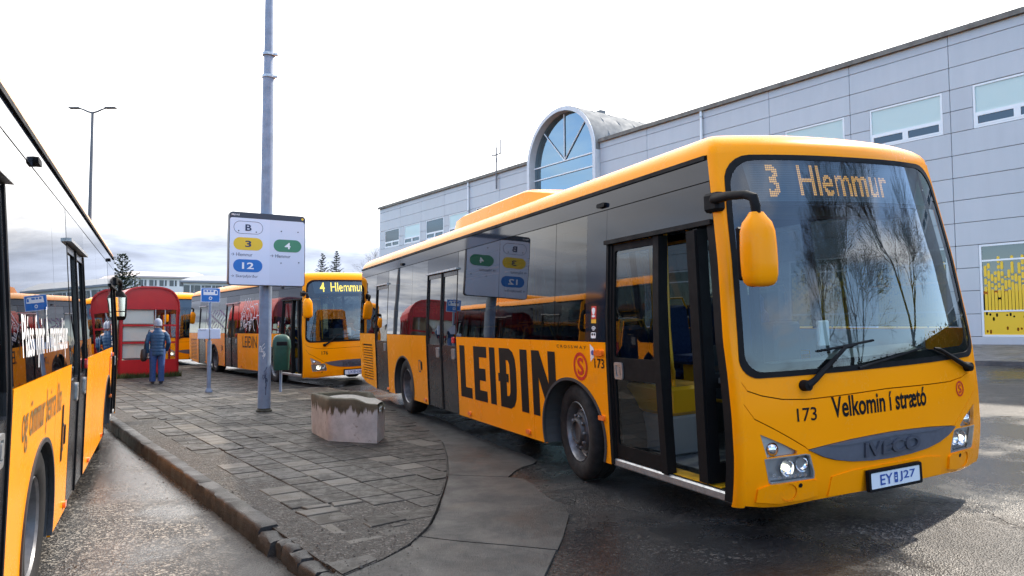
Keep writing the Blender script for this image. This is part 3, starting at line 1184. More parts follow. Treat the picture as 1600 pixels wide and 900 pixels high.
def build_front(root, cfg):
    gx = front_x_grid()
    def surround():
        c = [(HW, 1.135)] + [(x, z + .004) for x, z in mir(COWL)] + [(-HW, 1.135)]
        o = c + edge_col(1.14, 2.80, 14, -1) + [(-x_, 2.80) for x_ in np.linspace(1.0, -1.0, 20)] + edge_col(1.14, 2.80, 14, 1)[::-1]
        return patch(N(o), [N(ws_outline())], Fn, 0.07, thick=.025, gx=gx, mind=.02)
    part('windscreen_surround', 'f_sur', surround, M['paint'], root, 40)
    def hood():
        o = [(x, z - .004) for x, z in mir(COWL)]
        o = [(HW, 1.127)] + o + [(-HW, 1.127)]
        lo = [(-x, z + .004) for x, z in SEAM]
        o += lo + [(-x, z + .004) for x, z in GR_TOP][1:] + [(x, z + .004) for x, z in GR_TOP[::-1]][1:] + [(x, z + .004) for x, z in SEAM[::-1]][1:]
        return patch(N(o), [], Fn, 0.07, thick=.025, gx=gx, mind=.02)
    part('bonnet_flap', 'f_hood', hood, M['paint'], root, 40)
    HL_U = [(1.135, .77), (1.06, .735), (.96, .685), (.865, .632), (.872, .612), (1.095, .604)]
    HL_L = [(1.115, .598), (.80, .608), (.765, .60), (.725, .47), (.725, .425), (1.065, .415), (1.08, .43)]
    def bumper():
        o = [(x, z - .004) for x, z in SEAM] + [(x, z - .004) for x, z in GR_BOT][1:] + [(-x, z - .004) for x, z in GR_BOT[::-1]][1:] + [(-x, z - .004) for x, z in SEAM[::-1]][1:]
        bot = [(-1.29, .275), (-1.1, .25), (-.95, .24), (-.7, .262), (-.4, .27), (0, .27), (.4, .27), (.7, .262), (.95, .24), (1.1, .25), (1.29, .275)]
        holes = [HL_U, HL_L, [(-x, z) for x, z in HL_U], [(-x, z) for x, z in HL_L]]
        mb = patch(N(o + bot), holes, Fn, 0.06, thick=.025, gx=gx, mind=.02)
        return mb
    part('bumper', 'f_bump', bumper, M['paint'], root, 40)
    for sg in (1, -1):
        def cpil(sg=sg):
            zs = [.262] + list(np.linspace(.30, 2.80, 40))
            vs, fs = [], []
            n = 11
            for z in zs:
                w0 = b_hw(z)
                x0 = XC * w0 / HW
                for k in range(n):
                    t = k / (n - 1) * PI / 2
                    x = x0 + (w0 - x0) * math.sin(t)
                    yc_ = b_frontY(x0, z) 
                    y = yc_ + (b_corner(z) - yc_) * (1 - math.cos(t))
                    vs.append((sg * x, y, z))
                vs.append((sg * (w0 - .02), b_corner(z) - .0, z))
            m = n + 1
            fs = [(i * m + k, i * m + k + 1, (i + 1) * m + k + 1, (i + 1) * m + k) for i in range(len(zs) - 1) for k in range(m - 1)]
            return MB().add(vs, fs)
        part('corner_pillar', ('f_cp', sg), cpil, M['paint'], root, 50)
    # raised ribs and lamp bosses of the bumper
    for sg in (1, -1):
        def rib(sg=sg):
            return patch([(sg * x, z) for x, z in [(.72, .415), (1.07, .415), (1.16, .39), (1.17, .30), (.98, .27), (.78, .285), (.70, .30), (.69, .40)]], [[(sg * x, z) for x, z in circle(.93, .345, .062)]], F, .05, thick=.02, off=.016)
        part('bumper_corner', ('f_rib', sg), rib, M['paint'], root, 30)
    for sg in (1, -1):
        def boss(sg=sg):
            return patch(circle(sg * .93, .345, .058), [], F, .04, thick=.02, off=.008)
        part('fog_lamp_cover', ('f_boss', sg), boss, M['paint'], root, 30)
        def tow(sg=sg):
            return patch(circle(sg * .845, .39, .016, 12), [], F, .04, thick=.02, off=.019)
        part('sensor', ('f_sens', sg), tow, M['black'], root)
    def chin():
        return patch([(.58, .42), (.40, .445), (0, .45), (-.40, .445), (-.58, .42), (-.60, .28), (0, .272), (.60, .28)], [rrect(-.30, .30, .275, .43, .01)], F, .08, thick=.02, off=.010)
    part('bumper_pad', 'f_chin', chin, M['paint'], root, 30)
    # headlamps
    for sg in (1, -1):
        hl = empty('headlight')
        hl.parent = root
        def shell(sg=sg):
            mb = MB()
            patch([(sg * x, z) for x, z in HL_L], [], F, .05, off=-.045, mb=mb)
            return mb
        hl2 = part('headlight_housing', ('f_hls', sg), shell, M['lampgrey'], root)
        bpy.data.objects.remove(hl)
        def bowl(sg=sg, cx_=.93, cz=.515, r=.062):
            p = F(sg * cx_, cz, -.02)
            return MB().lathe([(r, .0), (r * .95, -.01), (r * .55, -.03), (0.001, -.035)], 20, 'Y', p)
        part('reflector', ('f_b1', sg), bowl, M['chrome'], hl2, 40)
        def bowl2(sg=sg, cx_=.815, cz=.53, r=.056):
            p = F(sg * cx_, cz, -.02)
            return MB().lathe([(r, .0), (r * .9, -.015), (r * .5, -.03), (0.001, -.033)], 20, 'Y', p)
        part('reflector', ('f_b2', sg), bowl2, M['chrome'], hl2, 40)
        def bulb(sg=sg):
            p = F(sg * .93, .515, -.015)
            return MB().lathe([(.001, .008), (.018, .004), (.024, -.006), (.024, -.02)], 16, 'Y', p)
        part('bulb', ('f_bulb', sg), bulb, M['lamp'] if cfg.get('lit', True) else M['chrome'], hl2, 60)
        def drl(sg=sg):
            mb = MB()
            for k in range(7):
                x, z = 1.03 - .045 * k * .9, .452 + (.0 if k else .02)
                patch(circle(sg * x, z, .012, 10), [], F, .03, off=-.018, mb=mb)
            return mb
        part('led_strip', ('f_drl', sg), drl, M['chrome'], hl2)
        def bez(sg=sg):
            return patch([(sg * x, z) for x, z in HL_L], [[(sg * (.91 + (x - .91) * .94), .515 + (z - .515) * .92) for x, z in HL_L]], F, .05, thick=.03, off=.002)
        part('bezel', ('f_bez', sg), bez, M['lampgrey'], hl2)
        def lens(sg=sg):
            return patch([(sg * x, z) for x, z in HL_L], [], F, .05, off=.004)
        part('lens', ('f_lens', sg), lens, M['glassl'], hl2, 40)
        def ind(sg=sg):
            return patch([(sg * x, z) for x, z in HL_U], [], F, .05, off=-.03)
        iu = part('turn_lamp', ('f_ind', sg), ind, M['lampgrey'], root)
        def ib(sg=sg):
            p = F(sg * 1.03, .655, -.022)
            return MB().lathe([(.001, .02), (.03, .014), (.045, 0), (.05, -.01)], 18, 'Y', p)
        part('bulb', ('f_ib', sg), ib, M['chrome'], iu, 60)
        def il(sg=sg):
            return patch([(sg * x, z) for x, z in HL_U], [], F, .05, off=.003)
        part('lens', ('f_il', sg), il, M['glassl'], iu, 40)
    # backing behind all seams
    def back():
        o = edge_col(.30, 1.13, 8, 1) + edge_col(.30, 1.13, 8, -1)[::-1]
        o = [(x * .985, z) for x, z in o]
        return patch(o, [], F, .1, off=-.05)
    part('inner_bulkhead', 'f_back', back, M['black'], root)
    # grille with raised letters
    def gril():
        o = [(x, z) for x, z in mir(GR_TOP)] + [(-x, z) for x, z in GR_BOT][1:] + [(x, z) for x, z in GR_BOT[::-1]][1:-1]
        return patch(o, [], F, .05, thick=.03, off=.012)
    g = part('grille', 'f_gr', gril, M['grille'], root, 30)
    def gtop():
        o = [(.62, .652), (.4, .664), (.0, .676), (-.4, .664), (-.62, .652), (-.5, .638), (0, .655), (.5, .638)]
        return patch(o, [], F, .06, thick=.012, off=.022)
    part('grille_lip', 'f_grl', gtop, M['grille'], g, 30)
    def emb():
        mb = MB()
        V, Fc = text2d('IVECO', 0.03)
        n = len(V)
        def mp(p, off):
            return F(.295 - .575 * p[0], .528 + .107 * p[1] + 0.016 * (1 - abs(p[0] * 2 - 1)) * 0, off)
        cnt = {}
        for f in Fc:
            for i in range(len(f)):
                cnt[(f[i], f[(i + 1) % len(f)])] = 1
        walls = [(a, b, b + n, a + n) for (a, b) in cnt if (b, a) not in cnt]
        mb.add([mp(p, .030) for p in V] + [mp(p, .010) for p in V], list(Fc) + walls)
        return mb
    part('emblem', 'f_emb', emb, M['emblem'], g)
    # number plate
    def plt():
        return patch(rrect(-.262, .262, .288, .412, .012), [], lambda x, z, o: (x, .215 + o, z), .5, thick=.012, off=0)
    pl = part('number_plate', 'f_pl', plt, M['plate'], root)
    def pfr():
        return patch(rrect(-.28, .28, .272, .428, .015), [rrect(-.258, .258, .292, .408, .01)], lambda x, z, o: (x, .215 + o, z), .5, thick=.03, off=.004)
    part('plate_frame', 'f_pfr', pfr, M['black'], pl)
    pm_ = lambda x, z, o: (x, .215 + o, z)
    ps = cfg.get('plate', ('EY', 'J27'))
    def ptx():
        mb = lettering(ps[0], .165, .035, .312, .388, pm_, 0.012, .0035)
        return lettering(ps[1], -.035, -.205, .312, .388, pm_, 0.012, .0035, mb)
    part('plate_text', ('f_ptx', ps), ptx, M['print_blue'], pl)
    def pem():
        mb = patch(rrect(-.018, .018, .312, .388, .006), [rrect(-.010, .010, .335, .35, .003), rrect(-.010, .010, .36, .368, .003)], pm_, .5, off=.0035)
        return mb
    part('plate_mark', 'f_pem', pem, M['print_blue'], pl)
    # windscreen
    def wsb():
        return patch(ws_outline(-.012), [ws_outline(.028)], F, .07, thick=.012, off=.006)
    part('windscreen_seal', 'f_seal', wsb, M['black'], root, 40)
    def wsg():
        return patch(N(ws_outline(.02)), [], Fn, .07, off=.001, gx=gx, mind=.02)
    part('windscreen', 'f_ws', wsg, M['glassc'], root, 60)
    def frit():
        z0 = 2.395
        o = [p for p in ws_outline(.025)]
        inner = [(x, z) for x, z in ws_outline(.085) if z < 2.2]
        hl = [(1.06, 2.40), (-1.06, 2.40)]
        hole = [p for p in inner if p[0] > 0] + [(1.07, 2.395), (-1.07, 2.395)] + [p for p in inner if p[0] <= 0]
        return patch(o, [hole, [(.93, 2.425), (.97, 2.745), (-.97, 2.745), (-.93, 2.425)]], F, .07, off=-.006)
    part('windscreen_border', 'f_frit', frit, M['black'], root, 60)
    # destination display behind the glass
    def disp():
        return patch([(1.0, 2.40), (1.0, 2.765), (-1.0, 2.765), (-1.0, 2.40)], [], F, .1, thick=.04, off=-.045)
    dp = part('destination_display', 'f_disp', disp, M['display'], root, 40)
    def ln():
        mb = MB()
        for k in range(18):
            z = 2.435 + k * .0175
            patch([(.9, z), (.9, z + .004), (-.9, z + .004), (-.9, z)], [], F, .3, off=-.040, mb=mb, interior=False)
        return mb
    part('display_louvre', 'f_ln', ln, M['display2'], dp)
    lm = M['ledy'] if cfg.get('ledy') else M['led']
    num, dest = cfg.get('led', ('3', 'Hlemmur'))
    if num:
        part('line_number', ('led', num, lm.name), lambda: led_text(num, .775, .775 - (.10 if num == '3' else .12 if num != '1' else .06), 2.465, 2.715, F, 16, off=-.036, r=.40), lm, dp)
    if dest:
        part('destination_text', ('led', dest, lm.name), lambda: led_text(dest, .49, -.45, 2.475, 2.715, F, 16, 0.01, off=-.036, r=.40), lm, dp)
    # lettering on the flap
    part('fleet_number', ('num', cfg['num']), lambda: lettering(cfg['num'], .85, .69, .835, .93, F, .008, .003), M['print_black'], root)
    if cfg.get('greet', True):
        part('greeting_text', 'greet', lambda: lettering('Velkomin í strætó', .555, -.415, .835, .985, F, .022, .003), M['print_black'], root)
    def semb():
        mb = patch(circle(-.90, .915, .062, 24), [circle(-.90, .915, .047, 24)], F, .05, off=.003)
        return lettering('S', -.876, -.924, .88, .95, F, .02, .003, mb)
    part('company_emblem', 'f_semb', semb, M['print_red'], root)
    # wipers
    for nm, pts, blade in (('a', [(.77, 1.085), (.70, 1.12), (.40, 1.33), (.30, 1.345)], [(.62, 1.318), (.10, 1.365)]),
                           ('b', [(-1.04, 1.08), (-.96, 1.10), (-.62, 1.25), (-.55, 1.262)], [(-.42, 1.275), (.28, 1.175)])):
        def wip(pts=pts):
            mb = MB()
            mb.tube([F(x, z, .035) for x, z in pts], [.030, .022, .014, .010], 8)
            p = F(*pts[0], .012)
            mb.lathe([(.001, .045), (.036, .04), (.04, 0.0), (.04, -.03)], 14, 'Y', p)
            return mb
        wo_ = part('wiper', ('f_wip', nm), wip, M['black'], root, 40)
        def bld(blade=blade):
            (x0, z0), (x1, z1) = blade
            return MB().tube([F(x0 + (x1 - x0) * k / 8, z0 + (z1 - z0) * k / 8, .018) for k in range(9)], .009, 6)
        part('wiper_blade', ('f_wb', nm), bld, M['black'], wo_)
    # mirror on the kerb side
    def arm():
        mb = MB()
        mb.tube([(1.19, -.22, 2.44), (1.24, -.12, 2.45), (1.27, .05, 2.44), (1.275, .22, 2.42), (1.27, .29, 2.39), (1.265, .30, 2.33), (1.262, .30, 2.26)], [.035, .04, .032, .03, .034, .034, .03], 10)
        mb.bbox(1.16, 1.25, -.26, -.10, 2.36, 2.50, .02)
        return mb
    ma = part('mirror_arm', 'f_arm', arm, M['black'], root, 40)
    def house():
        mb = MB()
        secs = [(.10, .05, 2.29, .0), (.14, .08, 2.26, .0), (.205, .12, 2.22, .0), (.235, .15, 2.16, .0), (.24, .165, 2.05, .0), (.242, .165, 1.95, .0), (.235, .16, 1.87, .0), (.22, .14, 1.825, .0), (.18, .10, 1.80, .0), (.1, .05, 1.792, 0)]
        n = 20
        vs, fs = [], []
        for (wx, wy, z, _) in secs:
            for k in range(n):
                t = 2 * PI * k / n
                c, s_ = math.cos(t), math.sin(t)
                vs.append((1.262 + wx / 2 * math.copysign(abs(c) ** .55, c), .30 + wy / 2 * math.copysign(abs(s_) ** .65, s_), z))
        for i in range(len(secs) - 1):
            for k in range(n):
                fs.append((i * n + k, i * n + (k + 1) % n, (i + 1) * n + (k + 1) % n, (i + 1) * n + k))
        fs.append(tuple(range(n)))
        fs.append(tuple(range((len(secs) - 1) * n, len(secs) * n))[::-1])
        return mb.add(vs, fs)
    part('mirror_housing', ('f_mh', cfg.get('mirror', 'paint')), house, M[cfg.get('mirror', 'paint')], root, 60)
    def mback():
        return MB().bbox(1.262 - .112, 1.262 + .112, .205, .235, 1.84, 2.20, .02)
    mk = part('mirror_back', 'f_mb', mback, M['black'], root, 30)
    def mgl():
        return MB().bbox(1.262 - .095, 1.262 + .095, .198, .204, 1.95, 2.18, .002)
    part('mirror_glass', 'f_mg', mgl, M['chrome'], mk)
    part('mirror_glass', 'f_mg2', lambda: MB().bbox(1.262 - .095, 1.262 + .095, .198, .204, 1.86, 1.935, .002), M['chrome'], mk)


def wheel(root, x, y, kind, turn=0.0):
    """rim is the part; tyre, hub and nuts hang on it"""
    out = 1 if x > 0 else -1
    def rim():
        if kind == 'steer':
            prof = [(.30, .115), (.292, .125), (.280, .11), (.268, .03), (.255, .02), (.235, .045), (.205, .055), (.19, .05)]
        else:
            prof = [(.30, .115), (.292, .125), (.280, .11), (.272, -.03), (.26, -.075), (.22, -.09), (.17, -.09)]
        mb = MB().lathe(prof, 36, 'X')
        mb.lathe([(.30, .115), (.27, .0), (.27, -.13)], 36, 'X')
        return mb
    w_ = part('wheel', ('rim', kind), rim, M['rim'], root, 35, loc=(x, y, .478), rot=(0, 0, (0 if out > 0 else PI) + turn))
    def ty():
        return MB().lathe([(.288, .10), (.31, .128), (.36, .142), (.42, .144), (.452, .132), (.470, .112), (.478, .08), (.478, .045), (.468, .044), (.468, .03), (.478, .029),
                           (.478, -.029), (.468, -.03), (.468, -.044), (.478, -.045), (.478, -.09), (.465, -.12), (.42, -.144), (.36, -.142), (.288, -.10)], 48, 'X', closed=True)
    part('tyre', 'tyre', ty, M['tyre'], w_, 40)
    def hub():
        if kind == 'steer':
            return MB().lathe([(.196, .05), (.19, .085), (.178, .10), (.14, .104), (.128, .135), (.115, .142), (.10, .14), (.095, .115), (.02, .112), (.001, .112)], 32, 'X')
        return MB().lathe([(.175, -.09), (.17, -.06), (.135, -.05), (.13, .02), (.11, .06), (.001, .062)], 32, 'X')
    h_ = part('hub', ('hub', kind), hub, M['hub'], w_, 35)
    def nuts():
        mb = MB()
        for k in range(10):
            t = 2 * PI * k / 10
            c = (0, .158 * math.cos(t), .158 * math.sin(t))
            x0 = .10 if kind == 'steer' else -.055
            mb.lathe([(.017, x0 - .01), (.017, x0 + .022), (.009, x0 + .030), (.001, x0 + .03)], 6, 'X', c)
        return mb
    part('wheel_nuts', ('nuts', kind), nuts, M['rim'], h_)
    if kind == 'steer':
        def slots():
            mb = MB()
            for k in range(8):
                t = 2 * PI * k / 8 + .2
                c = (.047, .236 * math.cos(t), .236 * math.sin(t))
                mb.lathe([(.001, .009), (.020, .009), (.022, -.01)], 12, 'X', c)
            return mb
        part('rim_holes', 'slots', slots, M['black'], w_)


DOOR_ARCHES = [(-2.38, .635, .535), (-8.58, .62, .525)]


def door_leaf(root, y0, y1, z0, z1, lower_glass, key, inset=0.02, name='door', handle_y=None):
    s = S_(1)
    def fr():
        holes = [rrect(y0 + .05, y1 - .05, 1.25, z1 - .06, .02, 2)]
        if lower_glass:
            holes.append(rrect(y0 + .05, y1 - .05, z0 + .12, 1.06, .02, 2))
        return patch([(y0, z0), (y1, z0), (y1, z1), (y0, z1)], holes, s, .5, thick=.045, off=-inset, interior=False)
    d = part(name, (key, 'fr'), fr, M['black'] if lower_glass else M['door'], root)
    part('door_glass', (key, 'g1'), lambda: patch([(y0 + .045, 1.24), (y1 - .045, 1.24), (y1 - .045, z1 - .055), (y0 + .045, z1 - .055)], [], s, .5, off=-inset - .012), M['glassd'] if not lower_glass else M['glassdoor'], d)
    if lower_glass:
        part('door_glass', (key, 'g2'), lambda: patch([(y0 + .045, z0 + .115), (y1 - .045, z0 + .115), (y1 - .045, 1.07), (y0 + .045, 1.07)], [], s, .5, off=-inset - .012), M['glassdoor'], d)
    def seal():
        mb = MB()
        for yy in (y0, y1):
            patch([(yy - .018, z0), (yy + .018, z0), (yy + .018, z1), (yy - .018, z1)], [], s, .6, thick=.05, off=-inset + .012, mb=mb)
        return mb
    part('door_seal', (key, 'seal'), seal, M['black'], d)
    hy = handle_y if handle_y is not None else y1 - .16
    def hd():
        mb = patch(rrect(hy - .065, hy + .065, 1.06, 1.21, .02, 3), [rrect(hy - .04, hy + .04, 1.085, 1.185, .012, 2)], s, .1, thick=.02, off=-inset + .014)
        patch(rrect(hy - .042, hy + .042, 1.083, 1.187, .012, 2), [], s, .1, off=-inset + .003, mb=mb)
        patch(rrect(hy - .012, hy + .03, 1.10, 1.17, .01, 2), [], s, .1, thick=.015, off=-inset + .016, mb=mb)
        return mb
    part('door_handle', (key, 'hd'), hd, M['steel'], d)
    return d


def build_sides(root, cfg):
    ad = [circle(yc, .47, r, 44, q) for yc, r, q in DOOR_ARCHES]
    g = .004
    rear_bot = [(-9.675, .262), (-10.67, .262), (-11.6, .33), (-LEN, .44)]
    for sg in (1, -1):
        s = S_(sg)
        cuts = ([(-3.25, -1.668), (-4.85, -3.25), (-5.712, -4.85), (-8.03, -7.162), (-9.67, -8.03), (-LEN, -10.668)] if sg > 0 else
                [(-3.25, None), (-4.85, -3.25), (-6.45, -4.85), (-8.03, -6.45), (-9.67, -8.03), (-LEN, -9.67)])
        for k, (y0, y1) in enumerate(cuts):
            def pn(y0=y0, y1=y1):
                zt = 1.385
                if y1 is None:
                    fe = [(b_corner(z), z) for z in np.linspace(.28, zt, 8)]
                    o = [(y0 + g, .285)] + fe + [(y0 + g, zt)]
                elif y0 <= -LEN:
                    o = [(y0 + .03, .44), (-11.6, .33), (y1 - g, .268), (y1 - g, zt), (y0 + .03, zt)]
                else:
                    o = [(y0 + g, .285), (y1 - g, .285), (y1 - g, zt), (y0 + g, zt)]
                hs = [a for a in ad if a[0][0] > y0 - 1 and min(q[0] for q in a) < (y1 if y1 is not None else 0)]
                if y0 <= -LEN and sg > 0:
                    hs.append(rrect(-11.86, -10.93, .42, 1.16, .02, 2))
                return patch(o, hs, s, .12 if hs else .4, thick=.02)
            part('side_panel', ('sp', sg, k), pn, M['paint'], root)
        # wheel arch trims and liners
        for yc, r, q in DOOR_ARCHES:
            def tr(yc=yc, r=r, q=q):
                a = [(yc + (r + .018) * math.cos(t), .47 + (q + .018) * math.sin(t)) for t in np.linspace(-.34, PI + .34, 40)]
                b = [(yc + (r - .010) * math.cos(t), .47 + (q - .010) * math.sin(t)) for t in np.linspace(PI + .34, -.34, 40)]
                return patch(a + b, [], s, .3, thick=.03, off=.010, interior=False)
            part('wheel_arch_trim', ('at', sg, yc), tr, M['dkgrey'], root)
            def li(yc=yc, r=r, q=q):
                vs, fs = [], []
                ts = np.linspace(-.35, PI + .35, 26)
                for t in ts:
                    for x in (HW - .022, .78):
                        vs.append((sg * x, yc + r * math.cos(t), .47 + q * math.sin(t)))
                for i in range(len(ts) - 1):
                    fs.append((2 * i, 2 * i + 1, 2 * i + 3, 2 * i + 2))
                fs.append(tuple(2 * i + 1 for i in range(len(ts))))
                return MB().add(vs, fs)
            part('wheel_arch_liner', ('al', sg, yc), li, M['innerd'], root)
        # cornice panel and gutter
        def band():
            return patch([(-LEN + .02, 2.602), (b_corner(2.602), 2.602), (b_corner(2.765), 2.765), (-LEN + .02, 2.765)], [], s, .8, thick=.02)
        part('cornice_panel', ('band', sg), band, M['gloss'], root)
        def gut():
            return patch([(-LEN + .01, 2.767), (b_corner(2.767) - .02, 2.767), (b_corner(2.80) - .02, 2.80), (-LEN + .01, 2.80)], [], s, .8, thick=.03, off=.014)
        part('gutter', ('gut', sg), gut, M['black'], root)
        for yy in (-1.75, -8.7):
            part('roof_marker_lamp', ('rm', sg, yy), lambda yy=yy: patch(rrect(yy - .07, yy + .07, 2.63, 2.67, .015, 2), [], s, .2, thick=.03, off=.03), M['black'], root, 30)
        # windows
        gl = ([(-2.675, -2.035), (-4.19, -2.683), (-5.705, -4.198), (-8.03, -7.17), (-9.66, -8.038), (-12.09, -10.675)] if sg > 0 else
              [(-1.6, None), (-3.1, -1.608), (-4.85, -3.108), (-6.45, -4.858), (-8.03, -6.458), (-9.67, -8.038), (-12.09, -9.678)])
        for k, (y0, y1) in enumerate(gl):
            def pg(y0=y0, y1=y1):
                if y1 is None:
                    o = [(y0, 1.392)] + [(b_corner(z) - .05, z) for z in np.linspace(1.392, 2.594, 6)] + [(y0, 2.594)]
                else:
                    o = [(y0, 1.392), (y1, 1.392), (y1, 2.594), (y0, 2.594)]
                return patch(o, [], s, .6, off=-.002)
            part('window', ('wn', sg, k), pg, M['glassd'], root)
        def pil():
            mb = MB()
            ys = ([-2.68, -4.195, -5.73, -7.15, -8.035, -9.69, -10.65] if sg > 0 else [-1.605, -3.105, -4.855, -6.455, -8.035, -9.675])
            for yy in ys:
                patch([(yy - .05, 1.38), (yy + .05, 1.38), (yy + .05, 2.6), (yy - .05, 2.6)], [], s, .7, thick=.04, off=-.016, mb=mb)
            patch([(-LEN + .02, 2.48), (b_corner(2.5) - .05, 2.48), (b_corner(2.6) - .05, 2.6), (-LEN + .02, 2.6)], [], s, .9, thick=.03, off=-.016, mb=mb)
            patch([(-12.09, 1.37), (-10.68, 1.37), (-10.68, 1.40), (-12.09, 1.40)], [], s, .9, thick=.03, off=-.016, mb=mb)
            return mb
        part('window_pillars', ('pil', sg), pil, M['black'], root)
        # amber side markers
        for yy, zz in ((-7.30, .35), (-5.27, .35), (-3.40, .35), (-9.70, .345), (-1.78, .69)) if sg > 0 else ((-5.3, .35), (-3.4, .35), (-7.3, .35)):
            part('marker_lamp', ('mk', sg, yy), lambda yy=yy, zz=zz: patch(rrect(yy - .05, yy + .05, zz - .022, zz + .022, .012, 3), [], s, .2, thick=.03, off=.02), M['amber'], root, 30)
    s = S_(1)
    # door side only: pillar by the entrance, header, posts, sill
    part('entrance_pillar', 'epil', lambda: patch([(-2.03, 1.392), (-1.672, 1.392), (-1.672, 2.594), (-2.03, 2.594)], [], s, .6, thick=.02), M['gloss'], root)
    def hdr():
        return patch([(-1.668, 2.30), (b_corner(2.30) - .005, 2.30), (b_corner(2.594) - .005, 2.594), (-1.668, 2.594)], [], s, .4, thick=.03)
    part('door_header', 'ehdr', hdr, M['gloss'], root)
    def rail():
        return patch([(-1.69, 2.275), (b_corner(2.28) - .02, 2.275), (b_corner(2.30) - .02, 2.312), (-1.69, 2.312)], [], s, .5, thick=.06, off=.022)
    part('rain_strip', 'rail', rail, M['black'], root)
    def post():
        o = [(b_corner(z) - .004, z) for z in np.linspace(.29, 2.30, 10)] + [(b_corner(z) - .085, z) for z in np.linspace(2.30, .29, 10)]
        return patch(o, [], s, .3, thick=.06, off=-.002)
    part('door_post', 'epost', post, M['black'], root)
    part('door_post', 'epost2', lambda: patch([(-1.668, .29), (-1.625, .29), (-1.645, 2.29), (-1.69, 2.29)], [], s, .4, thick=.05, off=-.002), M['black'], root)
    def sill():
        mb = MB().bbox(HW - .34, HW - .012, -1.66, b_corner(.3) - .01, .275, .345, .012)
        return mb
    part('door_sill', 'esill', sill, M['steel'], root, 30)
    part('sill_edge', 'esill2', lambda: MB().box(HW - .20, HW - .06, -1.60, -.25, .346, .350), M['yellowpole'], root)
    # entrance: rear leaf in its frame, front leaf folded inwards
    door_leaf(root, -1.625, -.885, .355, 2.265, True, 'd1', .03, handle_y=-1.50)
    part('door_stile', 'stile', lambda: patch([(-.905, .345), (-.825, .345), (-.875, 2.27), (-.955, 2.27)], [], s, .5, thick=.09, off=-.005), M['black'], root, 30)
    if cfg.get('open', True):
        def fold():
            mb = MB()
            x0, x1 = HW - .62, HW - .05
            for (a, b, c, d_) in ((x0, x0 + .06, .36, 2.26), (x1 - .09, x1, .36, 2.26), (x0 + .06, x1 - .09, .36, .50), (x0 + .06, x1 - .09, 2.18, 2.26), (x0 + .06, x1 - .09, 1.06, 1.16)):
                mb.box(a - .0, b, -.40, -.35, c, d_)
            mb.box(x1 - .10, x1 + .02, -.46, -.36, .36, 2.25)
            return mb
        fo = part('door', 'fold', fold, M['black'], root)
        part('door_glass', 'foldg', lambda: MB().add([(HW - .56, -.375, .5), (HW - .14, -.375, .5), (HW - .14, -.375, 2.18), (HW - .56, -.375, 2.18)], [(0, 1, 2, 3)]), M['glassdoor'], fo)
    else:
        door_leaf(root, -.865, b_corner(.3) - .1, .355, 2.265, True, 'd1b', .03)
    # middle door, two leaves, and the rear door
    door_leaf(root, -7.150, -6.445, .285, 2.335, False, 'd2', .012, handle_y=-6.60)
    door_leaf(root, -6.425, -5.722, .285, 2.335, False, 'd3', .012, handle_y=-5.88)
    door_leaf(root, -10.655, -9.685, .262, 2.335, False, 'd4', .012, handle_y=-9.9)
    for a, b in ((-7.16, -5.712), (-10.665, -9.675)):
        part('door_header', ('dh', a), lambda a=a, b=b: patch([(a, 2.372), (b, 2.372), (b, 2.594), (a, 2.594)], [], s, .5, thick=.02), M['gloss'], root)
        part('rain_strip', ('dr', a), lambda a=a, b=b: patch([(a - .01, 2.345), (b + .01, 2.345), (b + .01, 2.372), (a - .01, 2.372)], [], s, .5, thick=.06, off=.035), M['steel'], root)
    part('tail_marker', 'tm', lambda: patch(rrect(-5.90, -5.80, 1.29, 1.38, .02, 2), [], s, .3, thick=.02, off=.006), M['redlens'], root, 30)
    # engine grille
    def vb():
        return patch(rrect(-11.855, -10.935, .425, 1.155, .02, 2), [], s, .5, off=-.025)
    v = part('engine_grille', 'vb', vb, M['black'], root)
    for k in range(13):
        part('slat', ('slat', k), lambda k=k: patch([(-11.84, .445 + k * .054), (-10.95, .445 + k * .054), (-10.95, .478 + k * .054), (-11.84, .478 + k * .054)], [], s, .5, thick=.018, off=.002), M['paint'], v)
    for yy, zz, r in ((-1.86, 1.285, .034),):
        part('repeater_lamp', 'rep', lambda: patch(rrect(-1.845, -1.70, 1.262, 1.312, .015, 3), [], s, .2, thick=.03, off=.025), M['amber'], root, 30)
        part('reflector_sticker', 'repw', lambda: patch([(-1.94, 1.20), (-1.88, 1.24), (-1.86, 1.285), (-1.88, 1.33), (-1.94, 1.365)], [], s, .2, off=.003), M['print_white'], root)
        part('door_button', 'repb', lambda: patch(circle(-1.89, 1.285, .024, 14), [], s, .2, thick=.01, off=.010), M['print_blue'], root)
    part('fuel_flap', 'flap', lambda: patch(rrect(-7.62, -7.50, .78, .98, .02, 2), [rrect(-7.60, -7.52, .80, .96, .015, 2)], s, .2, off=.002), M['dkgrey'], root)
    part('flap_lock', 'lock', lambda: patch(rrect(-7.48, -7.42, .82, .96, .02, 3), [], s, .2, thick=.01, off=.006), M['black'], root)
    # lettering
    lv = M['print_black']
